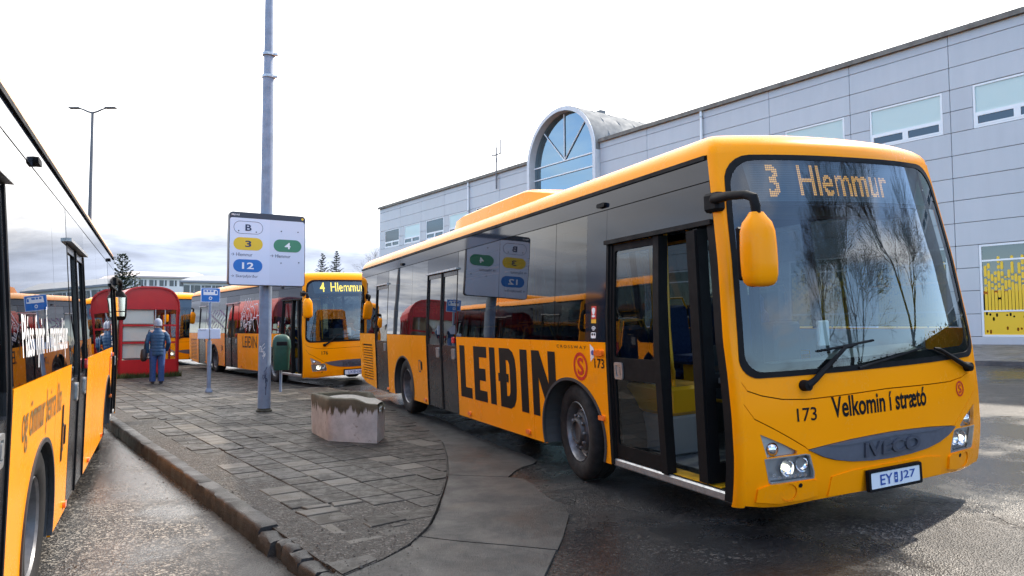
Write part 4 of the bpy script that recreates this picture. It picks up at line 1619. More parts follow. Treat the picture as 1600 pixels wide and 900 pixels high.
    if cfg.get('side') == 'big':
        LZ0, LZ1 = .56, 1.27
        polys = {
            'L': [(-5.585, LZ0), (-5.145, LZ0), (-5.145, LZ0 + .14), (-5.385, LZ0 + .14), (-5.385, LZ1), (-5.585, LZ1)],
            'E': [(-5.045, LZ0), (-4.60, LZ0), (-4.60, .70), (-4.85, .70), (-4.85, .83), (-4.64, .83), (-4.64, .985), (-4.85, .985), (-4.85, 1.13), (-4.58, 1.13), (-4.58, LZ1), (-5.045, LZ1)],
            'I': [(-4.485, LZ0), (-4.305, LZ0), (-4.305, LZ1), (-4.485, LZ1)],
            'I2': [(-3.555, LZ0), (-3.365, LZ0), (-3.365, LZ1), (-3.555, LZ1)],
            'N': [(-3.245, LZ0), (-3.085, LZ0), (-3.085, .98), (-2.84, LZ0), (-2.675, LZ0), (-2.675, LZ1), (-2.845, LZ1), (-2.845, .92), (-3.055, LZ1), (-3.245, LZ1)],
        }
        arch = circle(-2.38, .47, .654, 44, .554)
        letters = []
        for nm, pg_ in polys.items():
            letters.append((nm, lambda pg_=pg_: patch(pg_, [arch], s, .1, off=.003)))
        def eth():
            o = [(-4.165, LZ0), (-3.86, LZ0), (-3.76, .60), (-3.70, .68), (-3.68, .8), (-3.68, 1.03), (-3.70, 1.15), (-3.76, 1.23), (-3.86, LZ1), (-4.165, LZ1)]
            h = [(-3.965, .70), (-3.90, .705), (-3.865, .75), (-3.86, .83), (-3.86, 1.0), (-3.865, 1.08), (-3.90, 1.125), (-3.965, 1.13)]
            mb = patch(o, [h], s, .1, off=.003)
            return patch([(-4.215, .865), (-4.166, .865), (-4.166, .965), (-4.215, .965)], [], s, .3, off=.003, mb=patch([(-3.964, .865), (-3.90, .865), (-3.90, .965), (-3.964, .965)], [], s, .3, off=.003, mb=mb))
        letters.append(('ETH', eth))
        for nm, fn in letters:
            part('letter', ('let', nm), fn, lv, root)
        part('lettering', 'cway', lambda: lettering('C R O S S W A Y', -2.62, -2.02, 1.315, 1.345, s, 0.0, .003), lv, root)
    elif cfg.get('side') == 'poem':
        part('lettering', 'poem1', lambda: lettering('Pláss fyrir Á manneskjur', -9.42, -7.42, 1.45, 1.80, s, .012, .004), M['print_white'], root)
        part('lettering', 'poem2', lambda: lettering('og ömmur þeirra líka', -9.38, -7.75, 1.03, 1.30, s, .006, .003), M['print_grey'], root)
        part('panel_handle', 'poemh', lambda: patch(rrect(-7.66, -7.58, .72, 1.12, .01, 2), [], s, .3, off=.004), M['black'], root)
    elif cfg.get('side') == 'small':
        part('lettering', 'small1', lambda: lettering('LEIÐIN', -5.15, -3.75, .95, 1.30, s, .004, .003), M['print_black'], root)
        def doodle():
            mb = MB()
            rr = random.Random(5)
            for k in range(8):
                y0_ = -3.0 - k * .32
                pts = [(y0_ + .22 * math.sin(t * 1.3 + k), 1.55 + .85 * t / 6.0 + .09 * math.cos(t * 2.2 + k)) for t in np.linspace(0, 6, 22)]
                for (a, b) in zip(pts[:-1], pts[1:]):
                    d = Vector((b[0] - a[0], b[1] - a[1])).normalized()
                    nn = (-d.y * .012, d.x * .012)
                    mb.add([s(a[0] + nn[0], a[1] + nn[1], .004), s(a[0] - nn[0], a[1] - nn[1], .004), s(b[0] - nn[0], b[1] - nn[1], .004), s(b[0] + nn[0], b[1] + nn[1], .004)], [(0, 1, 2, 3)])
            for k in range(36):
                y_, z_ = rr.uniform(-5.4, -4.3), rr.uniform(1.5, 2.0)
                c = circle(y_, z_, rr.uniform(.03, .07), 10)
                patch(c, [[(y_ + (a - y_) * .7, z_ + (b - z_) * .7) for a, b in c]], s, .5, off=.004, mb=mb, interior=False)
            return mb
        part('window_print', 'doodle', doodle, M['print_white'], root)
        def doodle2():
            mb = MB()
            rr = random.Random(9)
            for k in range(9):
                y0_ = -9.4 + k * .26
                pts = [(y0_ + .16 * math.sin(t * 1.7 + k), 1.48 + .7 * t / 6.0) for t in np.linspace(0, 6, 18)]
                for (a, b) in zip(pts[:-1], pts[1:]):
                    d = Vector((b[0] - a[0], b[1] - a[1])).normalized()
                    nn = (-d.y * .011, d.x * .011)
                    mb.add([s(a[0] + nn[0], a[1] + nn[1], .004), s(a[0] - nn[0], a[1] - nn[1], .004), s(b[0] - nn[0], b[1] - nn[1], .004), s(b[0] + nn[0], b[1] + nn[1], .004)], [(0, 1, 2, 3)])
            return mb
        part('window_print', 'doodle2', doodle2, M['print_violet'], root)
    if cfg.get('side') in ('big', 'poem'):
        def semb():
            mb = patch(circle(-2.145, 1.145, .137, 32), [circle(-2.145, 1.145, .105, 32)], s, .1, off=.003)
            return lettering('S', -2.205, -2.085, 1.06, 1.23, s, .03, .003, mb)
        part('company_emblem', 's_semb', semb, M['print_red'], root)
    part('fleet_number', ('snum', cfg['num']), lambda: lettering(cfg['num'], -1.875, -1.70, 1.145, 1.232, s, .01, .003), lv, root)
    # stickers by the entrance
    part('sticker', 'st1', lambda: patch([(-1.915, 1.60), (-1.825, 1.60), (-1.825, 1.72), (-1.915, 1.72)], [], s, .2, off=.003), M['print_red'], root)
    part('sticker', 'st1b', lambda: patch([(-1.915, 1.56), (-1.825, 1.56), (-1.825, 1.597), (-1.915, 1.597)], [], s, .2, off=.003), M['yellowpole'], root)
    part('sticker', 'st1c', lambda: lettering('!', -1.905, -1.84, 1.615, 1.705, s, .03, .005), M['print_white'], root)
    def wifi():
        mb = MB()
        for r in (.018, .033, .048):
            a = [(-1.87 + r * math.cos(t), 1.485 + r * math.sin(t)) for t in np.linspace(.6, PI - .6, 8)]
            b = [(-1.87 + (r - .008) * math.cos(t), 1.485 + (r - .008) * math.sin(t)) for t in np.linspace(PI - .6, .6, 8)]
            patch(a + b, [], s, .2, off=.003, mb=mb, interior=False)
        patch(rrect(-1.915, -1.825, 1.42, 1.475, .012, 2), [rrect(-1.905, -1.875, 1.445, 1.467, .004, 1), rrect(-1.866, -1.836, 1.445, 1.467, .004, 1)], s, .2, off=.003, mb=mb)
        return mb
    part('sticker', 'st2', wifi, M['print_white'], root)


def build_roof(root):
    def roof():
        mb = MB()
        rings = []
        for th in np.linspace(0, PI / 2, 8):
            rings.append((.30 * (1 - math.cos(th)), ZG + .205 * math.sin(th)))
        rings.append((.62, ZG + .225))
        nf = 36
        loops = []
        for (ins, z) in rings:
            wv = b_hw(ZG)
            L = []
            for k in range(nf + 1):
                a = math.sin((k / nf * 2 - 1) * PI / 2)
                L.append((a * (wv - ins), b_frontY(a * wv, ZG) - ins * 1.15, z))
            for y in np.linspace(-.6, -LEN + .3, 10):
                L.append((wv - ins, min(y, b_corner(ZG) - ins * 1.15), z))
            for k in range(7):
                a = R_(k * 90 / 6)
                L.append((wv - ins - .12 * (1 - math.cos(a)), -LEN + .12 + ins - .12 * math.sin(a), z))
            for k in range(7):
                a = R_(90 - k * 90 / 6)
                L.append((-(wv - ins - .12 * (1 - math.cos(a))), -LEN + .12 + ins - .12 * math.sin(a), z))
            for y in np.linspace(-LEN + .3, -.6, 10):
                L.append((-(wv - ins), min(y, b_corner(ZG) - ins * 1.15), z))
            loops.append(L)
        n = len(loops[0])
        vs = [p for L in loops for p in L]
        fs = []
        for i in range(len(loops) - 1):
            for k in range(n):
                fs.append((i * n + k, i * n + (k + 1) % n, (i + 1) * n + (k + 1) % n, (i + 1) * n + k))
        fs.append(tuple(range((len(loops) - 1) * n, len(loops) * n)))
        return mb.add(vs, fs)
    r = part('roof', 'roof', roof, M['paint'], root, 50)
    def pod():
        mb = MB()
        secs = [(-6.95, .78, .02), (-6.92, .82, .12), (-6.80, .84, .20), (-6.5, .85, .235), (-5.2, .85, .24), (-4.25, .85, .235), (-4.1, .84, .22), (-3.6, .80, .10), (-3.3, .74, .02)]
        prof = [(-1.0, 0), (-.98, .45), (-.96, .85), (-.90, .97), (-.7, 1.0), (0, 1.02), (.7, 1.0), (.90, .97), (.96, .85), (.98, .45), (1.0, 0)]
        m = len(prof)
        vs = [(p * wx, y, 2.985 + q * h + .02) for (y, wx, h) in secs for (p, q) in prof]
        fs = [(i * m + k, i * m + k + 1, (i + 1) * m + k + 1, (i + 1) * m + k) for i in range(len(secs) - 1) for k in range(m - 1)]
        fs += [tuple(range(m)), tuple(range((len(secs) - 1) * m, len(secs) * m))[::-1]]
        return mb.add(vs, fs)
    part('air_conditioner', 'pod', pod, M['paint'], root, 40)
    part('roof_hatch', 'hatch', lambda: MB().bbox(-.4, .4, -9.6, -8.8, 3.0, 3.06, .03), M['paint'], root, 40)
    part('roof_antenna', 'ant', lambda: MB().lathe([(.03, 3.0), (.028, 3.03), (.012, 3.045), (.001, 3.05)], 12, 'Z', (.55, -.75, 0)), M['dkgrey'], root, 40)


def build_rear(root):
    def rp():
        w0 = HW - .01
        o = [(-w0, .44), (w0, .44), (w0, 1.42), (b_hw(2.78) - .01, 2.79), (-(b_hw(2.78) - .01), 2.79), (-w0, 1.42)]
        return patch(o, [rrect(-.95, .95, 1.55, 2.45, .08)], lambda x, z, of: (x, -LEN - of, z), .5, thick=.03, off=0.0)
    part('rear_panel', 'rp', rp, M['paint'], root)
    part('rear_window', 'rw', lambda: patch(rrect(-.94, .94, 1.56, 2.44, .08), [], lambda x, z, of: (x, -LEN + .01, z), .5), M['glassd'], root)
    for sg in (1, -1):
        part('tail_lamp', ('tl', sg), lambda sg=sg: MB().bbox(sg * 1.08 - .07, sg * 1.08 + .07, -LEN - .03, -LEN + .01, .8, 1.3, .02), M['redlens'], root, 30)


def build_inside(root, cfg):
    def floor():
        o = [(-1.25, -12.0), (1.25, -12.0), (1.25, -.16), (.9, .02), (-.9, .02), (-1.25, -.16)]
        hs = []
        for yc, r, q in DOOR_ARCHES:
            for sg in (1, -1):
                hs.append([(sg * .78, yc - r), (sg * 1.3, yc - r), (sg * 1.3, yc + r), (sg * .78, yc + r)])
        return patch(o, hs, lambda x, y, of: (x, y, .345 + of), 1.0, thick=.05, interior=False)
    part('floor', 'i_floor', floor, M['floor_in'], root)
    part('chassis', 'i_ch', lambda: MB().box(-.70, .70, -11.9, -.4, .24, .29).box(-1.2, 1.2, -11.9, -9.4, .32, .34), M['black'], root)
    part('axle', 'i_ax', lambda: MB().tube([(-1.0, -2.38, .45), (1.0, -2.38, .45)], .06, 8).tube([(-1.0, -8.5, .47), (1.0, -8.5, .47)], .09, 8), M['black'], root)
    part('ceiling', 'i_cl', lambda: MB().box(-1.13, 1.13, -12.0, -.55, 2.70, 2.72), M['inner'], root)
    def lin():
        mb = MB()
        for a, b in ((-5.72, -3.06), (-7.83, -7.16), (-12.05, -10.66)):
            mb.box(1.225, 1.245, a, b, .36, 1.37)
        for a, b in ((-3.06, -1.70), (-9.66, -7.83)):
            mb.box(1.225, 1.245, a, b, 1.145, 1.37)
        for a, b, z in ((-1.70, -.4, .36), (-3.06, -1.70, 1.145), (-7.83, -3.06, .36), (-9.17, -7.83, 1.145), (-12.05, -9.17, .36)):
            mb.box(-1.245, -1.225, a, b, z, 1.37)
        return mb
    part('inner_lining', 'i_lin', lin, M['inner'], root)
    for yc, r, q in DOOR_ARCHES:
        for sg in (1, -1):
            def box_(yc=yc, r=r, sg=sg):
                prof = [(.70, .35), (.70, 1.14), (1.22, 1.14), (1.22, 1.112), (.772, 1.112), (.772, .35)]
                return MB().prism(prof, lambda x, z: (sg * x, yc - r - .03, z), lambda x, z: (sg * x, yc + r + .03, z))
            part('wheel_box', ('i_box', yc, sg), box_, M['inner'], root)
    part('step_box', 'i_box', lambda: MB().bbox(.34, .84, -2.05, -1.34, .347, .70, .02), M['inner'], root, 30)
    part('wheel_box_panel', 'i_boxp', lambda: MB().bbox(.33, .85, -2.06, -1.33, .702, .96, .03), M['yellowpole'], root, 30)
    # dashboard, wheel, driver's seat, screens
    def dash():
        mb = MB()
        prof = [(.02, .36), (.02, 1.10), (-.12, 1.18), (-.42, 1.21), (-.62, 1.16), (-.70, 1.02), (-.55, .95), (-.50, .36)]
        xs = np.linspace(-1.19, 0.80, 12)
        vs = []
        for x in xs:
            k = -.17 * (abs(x) / HW) ** 2.4 - (.04 if abs(x) > 1.1 else 0)
            for (y, z) in prof:
                vs.append((x, y + k * (1 if y > -.3 else .2) + .0, z + (.05 if x < -.25 and z > 1.1 and y < -.2 else 0)))
        m = len(prof)
        fs = [(i * m + q, i * m + (q + 1) % m, (i + 1) * m + (q + 1) % m, (i + 1) * m + q) for i in range(len(xs) - 1) for q in range(m)]
        fs += [tuple(range(m)), tuple(range((len(xs) - 1) * m, len(xs) * m))[::-1]]
        return mb.add(vs, fs)
    part('dashboard', 'i_dash', dash, M['dash'], root, 30)
    part('front_ledge', 'i_ledge', lambda: patch([(-1.15, -.55), (1.12, -.45), (1.12, -.22), (.9, -.06), (0, .06), (-.9, -.06), (-1.15, -.2)], [], lambda x, y, o: (x, y, 1.135 + o), .3, thick=.04), M['dash'], root, 30)
    part('fare_box', 'i_fare', lambda: MB().bbox(-.12, .18, -1.0, -.72, .9, 1.50, .02).tube([(.03, -.86, .35), (.03, -.86, .95)], .04, 8), M['innerd'], root, 30)
    part('display_screen', 'i_scr', lambda: MB().bbox(-.30, -.18, -.62, -.58, 1.28, 1.50, .01), M['print_white'], root)
    def steer():
        mb = MB()
        c = Vector((-.66, -.78, 1.17))
        tilt = Matrix.Rotation(R_(-35), 4, 'X')
        ring = [c + (tilt @ Vector((.23 * math.cos(t), .23 * math.sin(t), 0))) for t in np.linspace(0, 2 * PI, 25)]
        mb.tube(ring, .016, 8, caps=False)
        for t in (R_(200), R_(340), R_(90)):
            mb.tube([c, c + (tilt @ Vector((.22 * math.cos(t), .22 * math.sin(t), 0)))], .014, 6)
        mb.tube([c, c + Vector((0, .2, -.25))], .035, 8)
        return mb
    part('steering_wheel', 'i_st', steer, M['black'], root, 40)
    def seat():
        mb = MB()
        mb.bbox(-.22, .22, -.22, .22, .40, .50, .035)
        mb.bbox(-.215, .215, -.27, -.19, .48, 1.10, .035, Matrix.Rotation(R_(7), 4, 'X'))
        return mb
    def frame():
        return MB().box(-.03, .03, -.15, .15, 0, .40).tube([(-.20, -.33, 1.02), (-.16, -.35, 1.15), (.16, -.35, 1.15), (.20, -.33, 1.02)], .013, 6)
    def put(x, y, z):
        q = part('seat', 'i_seat', seat, M['seat'], root, 40, loc=(x, y, z))
        part('seat_frame', 'i_seatf', frame, M['yellowpole'], q, 40)
    for y, z in ((-3.35, .36), (-4.15, .36), (-4.95, .36), (-8.0, .70), (-8.75, .70), (-11.2, .70), (-11.9 + .3, .70)):
        for x in (.98, .52):
            if -12 < y and not (-10.8 < y < -9.5):
                put(x, y, z)
    for y, z in ((-2.75, .62), (-3.6, .36), (-4.4, .36), (-5.2, .36), (-6.0, .36), (-6.8, .36), (-7.7, .70), (-8.5, .70), (-9.3, .70), (-10.1, .70), (-10.9, .70)):
        for x in (-.98, -.52):
            put(x, y, z)
    def dseat():
        mb = MB()
        mb.bbox(-.26, .26, -.25, .25, .50, .62, .04)
        mb.bbox(-.26, .26, -.34, -.22, .60, 1.28, .05, Matrix.Rotation(R_(6), 4, 'X'))
        mb.bbox(-.15, .15, -.40, -.30, 1.18, 1.40, .04)
        mb.bbox(-.2, .2, -.2, .2, .0, .5, .03)
        return mb
    part('driver_seat', 'i_ds', dseat, M['seat'], root, 40, loc=(-.66, -1.55, .36))
    part('cab_partition', 'i_part', lambda: MB().box(-1.2, -.1, -2.10, -2.06, .36, 1.25), M['innerd'], root)
    part('cab_partition', 'i_part2', lambda: MB().add([(-1.2, -2.08, 1.25), (-.1, -2.08, 1.25), (-.1, -2.08, 2.2), (-1.2, -2.08, 2.2)], [(0, 1, 2, 3)]), M['glassdoor'], root)
    for pts in ([(.72, -1.44, .70), (.74, -1.45, 1.5), (.70, -1.47, 2.70)], [(.30, -2.30, .35), (.30, -2.30, 2.70)], [(-.06, -2.05, .35), (-.06, -2.05, 1.4), (.02, -2.05, 2.70)],
                [(.6, -4.55, .35), (.6, -4.55, 2.7)], [(-.35, -6.4, .35), (-.35, -6.4, 2.7)], [(.55, -7.3, .35), (.55, -7.3, 2.7)], [(.35, -10.0, 2.4), (.35, -2.3, 2.4)], [(-.35, -10.0, 2.4), (-.35, -2.3, 2.4)],
                [(.72, -1.45, 1.02), (.9, -1.20, 1.12), (1.13, -.95, 1.28)], [(-.06, -2.05, .72), (-.06, -.9, .72)]):
        part('handrail', ('hr', tuple(pts[0])), lambda pts=pts: MB().tube(pts, .018, 8), M['yellowpole'], root, 60)
    part('header_box', 'i_hb', lambda: MB().box(-1.0, 1.0, -.50, -.28, 2.36, 2.71), M['innerd'], root)


M['lampgrey'] = mat('lamp_housing_silver', (0.42, 0.44, 0.47), 0.3, metal=0.6)
M['display'] = mat('display_board', (0.030, 0.040, 0.060), 0.35)
M['display2'] = mat('display_louvre', (0.055, 0.075, 0.11), 0.4)
M['glassdoor'] = glass('door_glass_clear', (0.55, 0.60, 0.60), 1.6)
M['print_violet'] = mat('violet_print', (0.16, 0.10, 0.35), 0.4)


def make_bus(label, loc, rotz, pitch, roll, cfg, group='yellow buses at the square'):
    root = empty('bus')
    root.rotation_mode = 'QUATERNION'
    mt = Matrix.Rotation(rotz, 4, 'Z') @ Matrix.Rotation(pitch, 4, 'X') @ Matrix.Rotation(roll, 4, 'Y')
    root.location = loc
    root.rotation_quaternion = mt.to_quaternion()
    tag(root, label, 'bus', group)
    build_front(root, cfg)
    build_sides(root, cfg)
    build_roof(root)
    build_rear(root)
    build_inside(root, cfg)
    tn = cfg.get('turn', 0.0)
    wheel(root, 1.10, -2.38, 'steer', tn)
    wheel(root, -1.10, -2.38, 'steer', tn)
    for sg in (1, -1):
        wheel(root, sg * 1.12, -8.50, 'drive')
    return root


BUS_MAIN_LOC = (BX + EX * HW * math.cos(BROLL), BY + EY * HW * math.cos(BROLL), HW * math.sin(BROLL) + .0)
make_bus('nearest yellow bus with its front door open, facing the camera, route 3', BUS_MAIN_LOC, PI + BYAW, -BPITCH, BROLL,
         dict(num='173', side='big', turn=R_(-7), open=True))
# bus seen from behind at the left edge
LB = Vector((-6.587, 12.068, -0.106))
lm_ = Matrix.Rotation(.454, 4, 'Z') @ Matrix.Rotation(.003, 4, 'X') @ Matrix.Rotation(.019, 4, 'Y')
make_bus('yellow bus cut by the left edge of the photo, seen from its rear side', tuple(LB + (lm_.to_3x3() @ Vector((-HW, 0, 0)))), .454, .003, .019,
         dict(num='171', side='poem', open=False, led=('', ''), mirror='black'))
# arriving bus behind the sign
b2 = Vector((-5.37, 18.60, 0.0))
r2 = PI + .64
d2 = Matrix.Rotation(r2, 3, 'Z')
c2 = b2 + d2 @ Vector((-HW, .08, 0))
make_bus('yellow bus behind the green bin and sign pole, route 4, with a driver', (c2.x, c2.y, 0.045), r2, 0, .028,
         dict(num='176', side='small', open=True, led=('4', 'Hlemmur'), ledy=True, greet=False, plate=('UX', 'N38')))
l4 = Vector((-14.35, 25.2, -.11))
m4 = Matrix.Rotation(.454, 3, 'Z')
c4 = l4 + m4 @ Vector((-HW, 0, 0))
make_bus('yellow bus ahead in the left lane, seen only mirrored in the nearest bus windows', (c4.x, c4.y, -.112), .454, 0, 0,
         dict(num='174', side=None, open=False, led=('', ''), mirror='black'))
c3 = b2 + d2 @ Vector((-HW + .55, -14.3, 0))
make_bus('farthest yellow bus, half hidden between the red shelter and the next bus', (c3.x, c3.y, 0.02), r2, 0, .0,
         dict(num='168', side=None, open=False, led=('1', ''), ledy=True, greet=False, plate=('KR', 'P52')))

# ================================================================== the hall
def panel_nodes(t, b):
    pos = t.n('TexCoord').outputs['Object']
    oi = t.n('ObjectInfo')
    wp = t.n('NewGeometry').outputs['Position']
    streak = t.noise(t.vmath('MULTIPLY', wp, (2.2, 2.2, 0.22)), 1.6, 5.0, 0.6)
    blot = t.noise(wp, 0.9, 5.0, 0.6)
    k = t.math('ADD', t.ramp(streak, 0.3, 0.75, 1.02, 0.955, False), t.math('MULTIPLY_ADD', oi.outputs['Random'], 0.07, -0.035))
    k = t.math('MULTIPLY', k, t.ramp(blot, 0.35, 0.75, 1.02, 0.95, False))
    t.set(b.inputs['Base Color'], t.mix(1.0, (0.475, 0.49, 0.515), t.n('CombineXYZ', i_0=k, i_1=k, i_2=k), 'MULTIPLY'))
    t.set(b.inputs['Roughness'], t.ramp(blot, 0.3, 0.7, 0.5, 0.36))


M['panel'] = mat('hall_panel_grey', fn=panel_nodes)
M['hallback'] = mat('hall_joint_dark', (0.045, 0.05, 0.06), 0.8)
M['wframe'] = mat('white_window_frame', (0.76, 0.77, 0.78), 0.45)
M['blind'] = mat('roller_blind', (0.80, 0.84, 0.81), 0.8)
M['parapet'] = mat('parapet_trim', (0.16, 0.145, 0.125), 0.6, var=0.4, vscale=3)
M['roofing'] = mat('zinc_roof', (0.20, 0.205, 0.205), 0.75, spec=0.2, var=0.2, vscale=2)
M['film'] = mat('yellow_window_film', (0.80, 0.50, 0.015), 0.45)
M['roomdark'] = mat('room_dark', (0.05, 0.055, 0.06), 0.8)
M['archcol'] = mat('arch_surround', (0.60, 0.62, 0.65), 0.45, var=0.12, vscale=2)

HB = 0.93                                          # foot of the panels
hall = empty('hall', (hq.x, hq.y, 0.0), (0, 0, PSI))
tag(hall, 'grey panel-clad two-storey hall with an arched glazed bay', 'building')


def hp(t, z, d=0.0):
    """hall-local: x towards camera side is -; local Y = along, local X = into the hall"""
    return (-d, t, z)


HZ = [10.30, 9.97, 9.29, 8.61, 7.95, 7.30, 6.60, 5.92, 5.24, 4.56, 3.88, 3.21, 2.54, 1.86, 1.20, 0.80]
VB = [-14.77, -11.70, -8.63, -5.56, -2.49, 0.58, 3.68, 6.77, 9.86, 12.90, 15.92]
VB2 = [21.24, 24.21, 27.36, 30.21, 33.29, 36.28, 39.55]
bays = list(zip(VB[:-1], VB[1:])) + list(zip(VB2[:-1], VB2[1:]))
# body behind the panels
MB().box(0.07, 26, -14.77, 15.92, 0.2, 10.36).box(0.07, 26, 21.24, 39.55, 0.2, 10.36).obj('core', M['hallback'], hall)
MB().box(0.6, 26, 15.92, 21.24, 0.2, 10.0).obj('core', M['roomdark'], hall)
G_ = 0.007


def panel(t0, t1, z0, z1):
    key = ('hp', round(t1 - t0, 2), round(z1 - z0, 2))
    w_, h_ = t1 - t0, z1 - z0
    part('panel', key, lambda: MB().bbox(0, 0.06, G_, w_ - G_, G_, h_ - G_, .008), M['panel'], hall, loc=(0.0, t0, z0))


def frame_rect(t0, t1, z0, z1, w_, d0, d1, mb):
    mb.box(-d1, -d0, t0, t1, z0, z0 + w_).box(-d1, -d0, t0, t1, z1 - w_, z1)
    mb.box(-d1, -d0, t0, t0 + w_, z0 + w_, z1 - w_).box(-d1, -d0, t1 - w_, t1, z0 + w_, z1 - w_)
    return mb


def upper_window(t0, t1, blind):
    z0, z1 = 7.31, 8.60
    w_ = t1 - t0
    k = round(w_, 2)
    f = part('window', ('uw', k), lambda: frame_rect(0, w_, 0, z1 - z0, .06, -.06, -.012, MB()).box(.014, .06, .06, w_ - .06, .40, .455), M['wframe'], hall, loc=(0, t0, z0))
    part('pane', ('uwp', k), lambda: MB().add([hp(.05, .44, -.034), hp(w_ - .05, .44, -.034), hp(w_ - .05, 1.24, -.034), hp(.05, 1.24, -.034)], [(0, 1, 2, 3)]), M['glassw'], f)
    if blind:
        part('roller_blind', ('uwb', k), lambda: MB().box(.044, .052, .06, w_ - .06, .45, 1.23), M['blind'], f)
    m = w_ / 2
    for i, (a, b) in enumerate(((.06, m - .03), (m + .03, w_ - .06))):
        s_ = part('casement', ('uwc', k, i), lambda a=a, b=b: frame_rect(a, b, .06, .40, .055, -.045, -.006, MB()), M['wframe'], f)
        part('pane', ('uwcp', k, i), lambda a=a, b=b: MB().add([hp(a + .05, .11, -.034), hp(b - .05, .11, -.034), hp(b - .05, .35, -.034), hp(a + .05, .35, -.034)], [(0, 1, 2, 3)]), M['glasslow'], s_)
    part('mullion', ('uwm', k), lambda: MB().box(.008, .05, m - .03, m + .03, .06, .40), M['wframe'], f)


def film_mesh(w_):
    mb = MB()
    rr = random.Random(3)
    n = int(w_ / .085)
    def cap(c, z0, z1, hw_=.036):
        z0, z1 = min(z0, z1), max(z0, z1)
        pts = [hp(c + hw_ * math.cos(t), z1 - hw_ + hw_ * math.sin(t)) for t in np.linspace(0, PI, 7)]
        pts += [hp(c + hw_ * math.cos(t), z0 + hw_ + hw_ * math.sin(t)) for t in np.linspace(PI, 2 * PI, 7)]
        mb.add(pts, [tuple(range(len(pts)))])
    for i in range(n):
        c = .085 * (i + .5) + (w_ - n * .085) / 2
        top = rr.uniform(1.05, 1.75)
        cap(c, .75, top)
        z = top + .05
        while z < 2.22:
            L = rr.uniform(.06, .35)
            if rr.random() < 1.1 * (2.45 - z):
                cap(c, z, min(z + L, 2.3))
            z += L + .05
    return mb


def film_low(w_):
    rr = random.Random(4)
    hs = []
    n = int(w_ / .085)
    for i in range(n):
        c = .085 * (i + .5) + (w_ - n * .085) / 2
        for z in ([.70 - rr.uniform(.03, .2)] if rr.random() < .6 else []) + ([rr.uniform(.1, .42)] if rr.random() < .55 else []):
            L = rr.uniform(.05, .12)
            hs.append(rrect(c - .026, c + .026, z - L / 2, min(z + L / 2, .715), .024, 3))
    return patch([(0.0, .0), (w_, .0), (w_, .735), (0.0, .735)], hs, lambda t, z, o: hp(t, z, o), .5, interior=False)


def lower_window(t0, t1, film):
    z0, z1 = 1.20, 3.87
    w_ = t1 - t0
    k = round(w_, 2)
    f = part('window', ('lw', k), lambda: frame_rect(0, w_, 0, z1 - z0, .06, -.06, -.012, MB()).box(.014, .06, .06, w_ - .06, 2.17, 2.22).box(.014, .06, .06, w_ - .06, .715, .76), M['wframe'], hall, loc=(0, t0, z0))
    for i, (a, b) in enumerate(((.06, .715), (.76, 2.17), (2.22, 2.61))):
        part('pane', ('lwp', k, i), lambda a=a, b=b: MB().add([hp(.05, a, -.034), hp(w_ - .05, a, -.034), hp(w_ - .05, b, -.034), hp(.05, b, -.034)], [(0, 1, 2, 3)]), M['glasslow'], f)
    if film:
        q = part('film', ('fl', k), lambda: film_low(w_ - .12), M['film'], f, loc=(.026, .06, 0))
        part('film', ('fu', k), lambda: film_mesh(w_ - .12), M['film'], f, loc=(.026, .06, 0))


M['glasslow'] = glass('ground_floor_glass', (0.35, 0.38, 0.38), 1.8)
M['glassw'] = glass('upper_window_glass', (0.85, 0.9, 0.88), 1.5)
for bi, (b0, b1) in enumerate(bays):
    left = b0 > 20
    wa, wb = (b0 + .22, b0 + 2.45) if not left else (b0 + .16, min(b0 + 2.42, b1 - .5))
    for r in range(len(HZ) - 1):
        z1, z0 = HZ[r], HZ[r + 1]
        if r in (3, 4):
            panel(b0, wa, z0, z1)
            panel(wb, b1, z0, z1)
        elif 10 <= r <= 13:
            panel(b0, wa, z0, z1)
            panel(wb, b1, z0, z1)
        else:
            panel(b0, b1, z0, z1)
    upper_window(wa, wb, True if not left else bi % 2 == 0)
    lower_window(wa, wb, b0 < 4)
    # recess behind the panes
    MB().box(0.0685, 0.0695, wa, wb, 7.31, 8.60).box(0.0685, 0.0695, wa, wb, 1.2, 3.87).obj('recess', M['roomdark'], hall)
# panels of the gable end towards the far left
for r in range(len(HZ) - 1):
    for k in range(6):
        part('panel', ('ge', r), lambda r=r: MB().bbox(G_, 3.0 - G_, 0, .05, HZ[r + 1] + G_, HZ[r] - G_, .008), M['panel'], hall, loc=(0.07 + 3.0 * k, 39.55, 0))

# parapet with a thin metal edge and weeds in the gutter
for a, b in ((-14.8, 15.9), (21.26, 39.62)):
    MB().box(-.10, .5, a, b, 10.302, 10.37).box(-.13, -.101, a, b, 10.26, 10.40).box(-.12, -.02, a, b, 10.402, 10.43).obj('parapet', M['parapet'], hall)
wd = MB()
rr = random.Random(11)
for k in range(900):
    t = rr.uniform(-14, 15.5) if rr.random() < .62 else rr.uniform(21.5, 39)
    if math.sin(t * 1.7) + math.sin(t * .63 + 1) < -.2:
        continue
    hgt = rr.uniform(.02, .11)
    x = rr.uniform(-.1, .1)
    a = rr.uniform(-.05, .05)
    wd.add([(x, t - .015, 10.42), (x, t + .015, 10.42), (x + a, t + a, 10.43 + hgt)], [(0, 1, 2)])
M['weed'] = mat('dry_weeds', (0.10, 0.085, 0.045), 0.9)
tag(wd.obj('roof_weeds', M['weed'], hall, fixn=False), kind='stuff')
# rain pipes
for t in (9.86, 27.36):
    p = MB().tube([(-.07, t, .9), (-.07, t, 10.25)], .055, 10)
    po = p.obj('rain_pipe', M['wframe'], hall, 60)
    for z in (2.5, 4.5, 6.5, 8.5, 10.0):
        MB().lathe([(.068, z), (.068, z + .06)], 12, 'Z', (-.07, t, 0)).obj('pipe_clip', M['steel'], po)
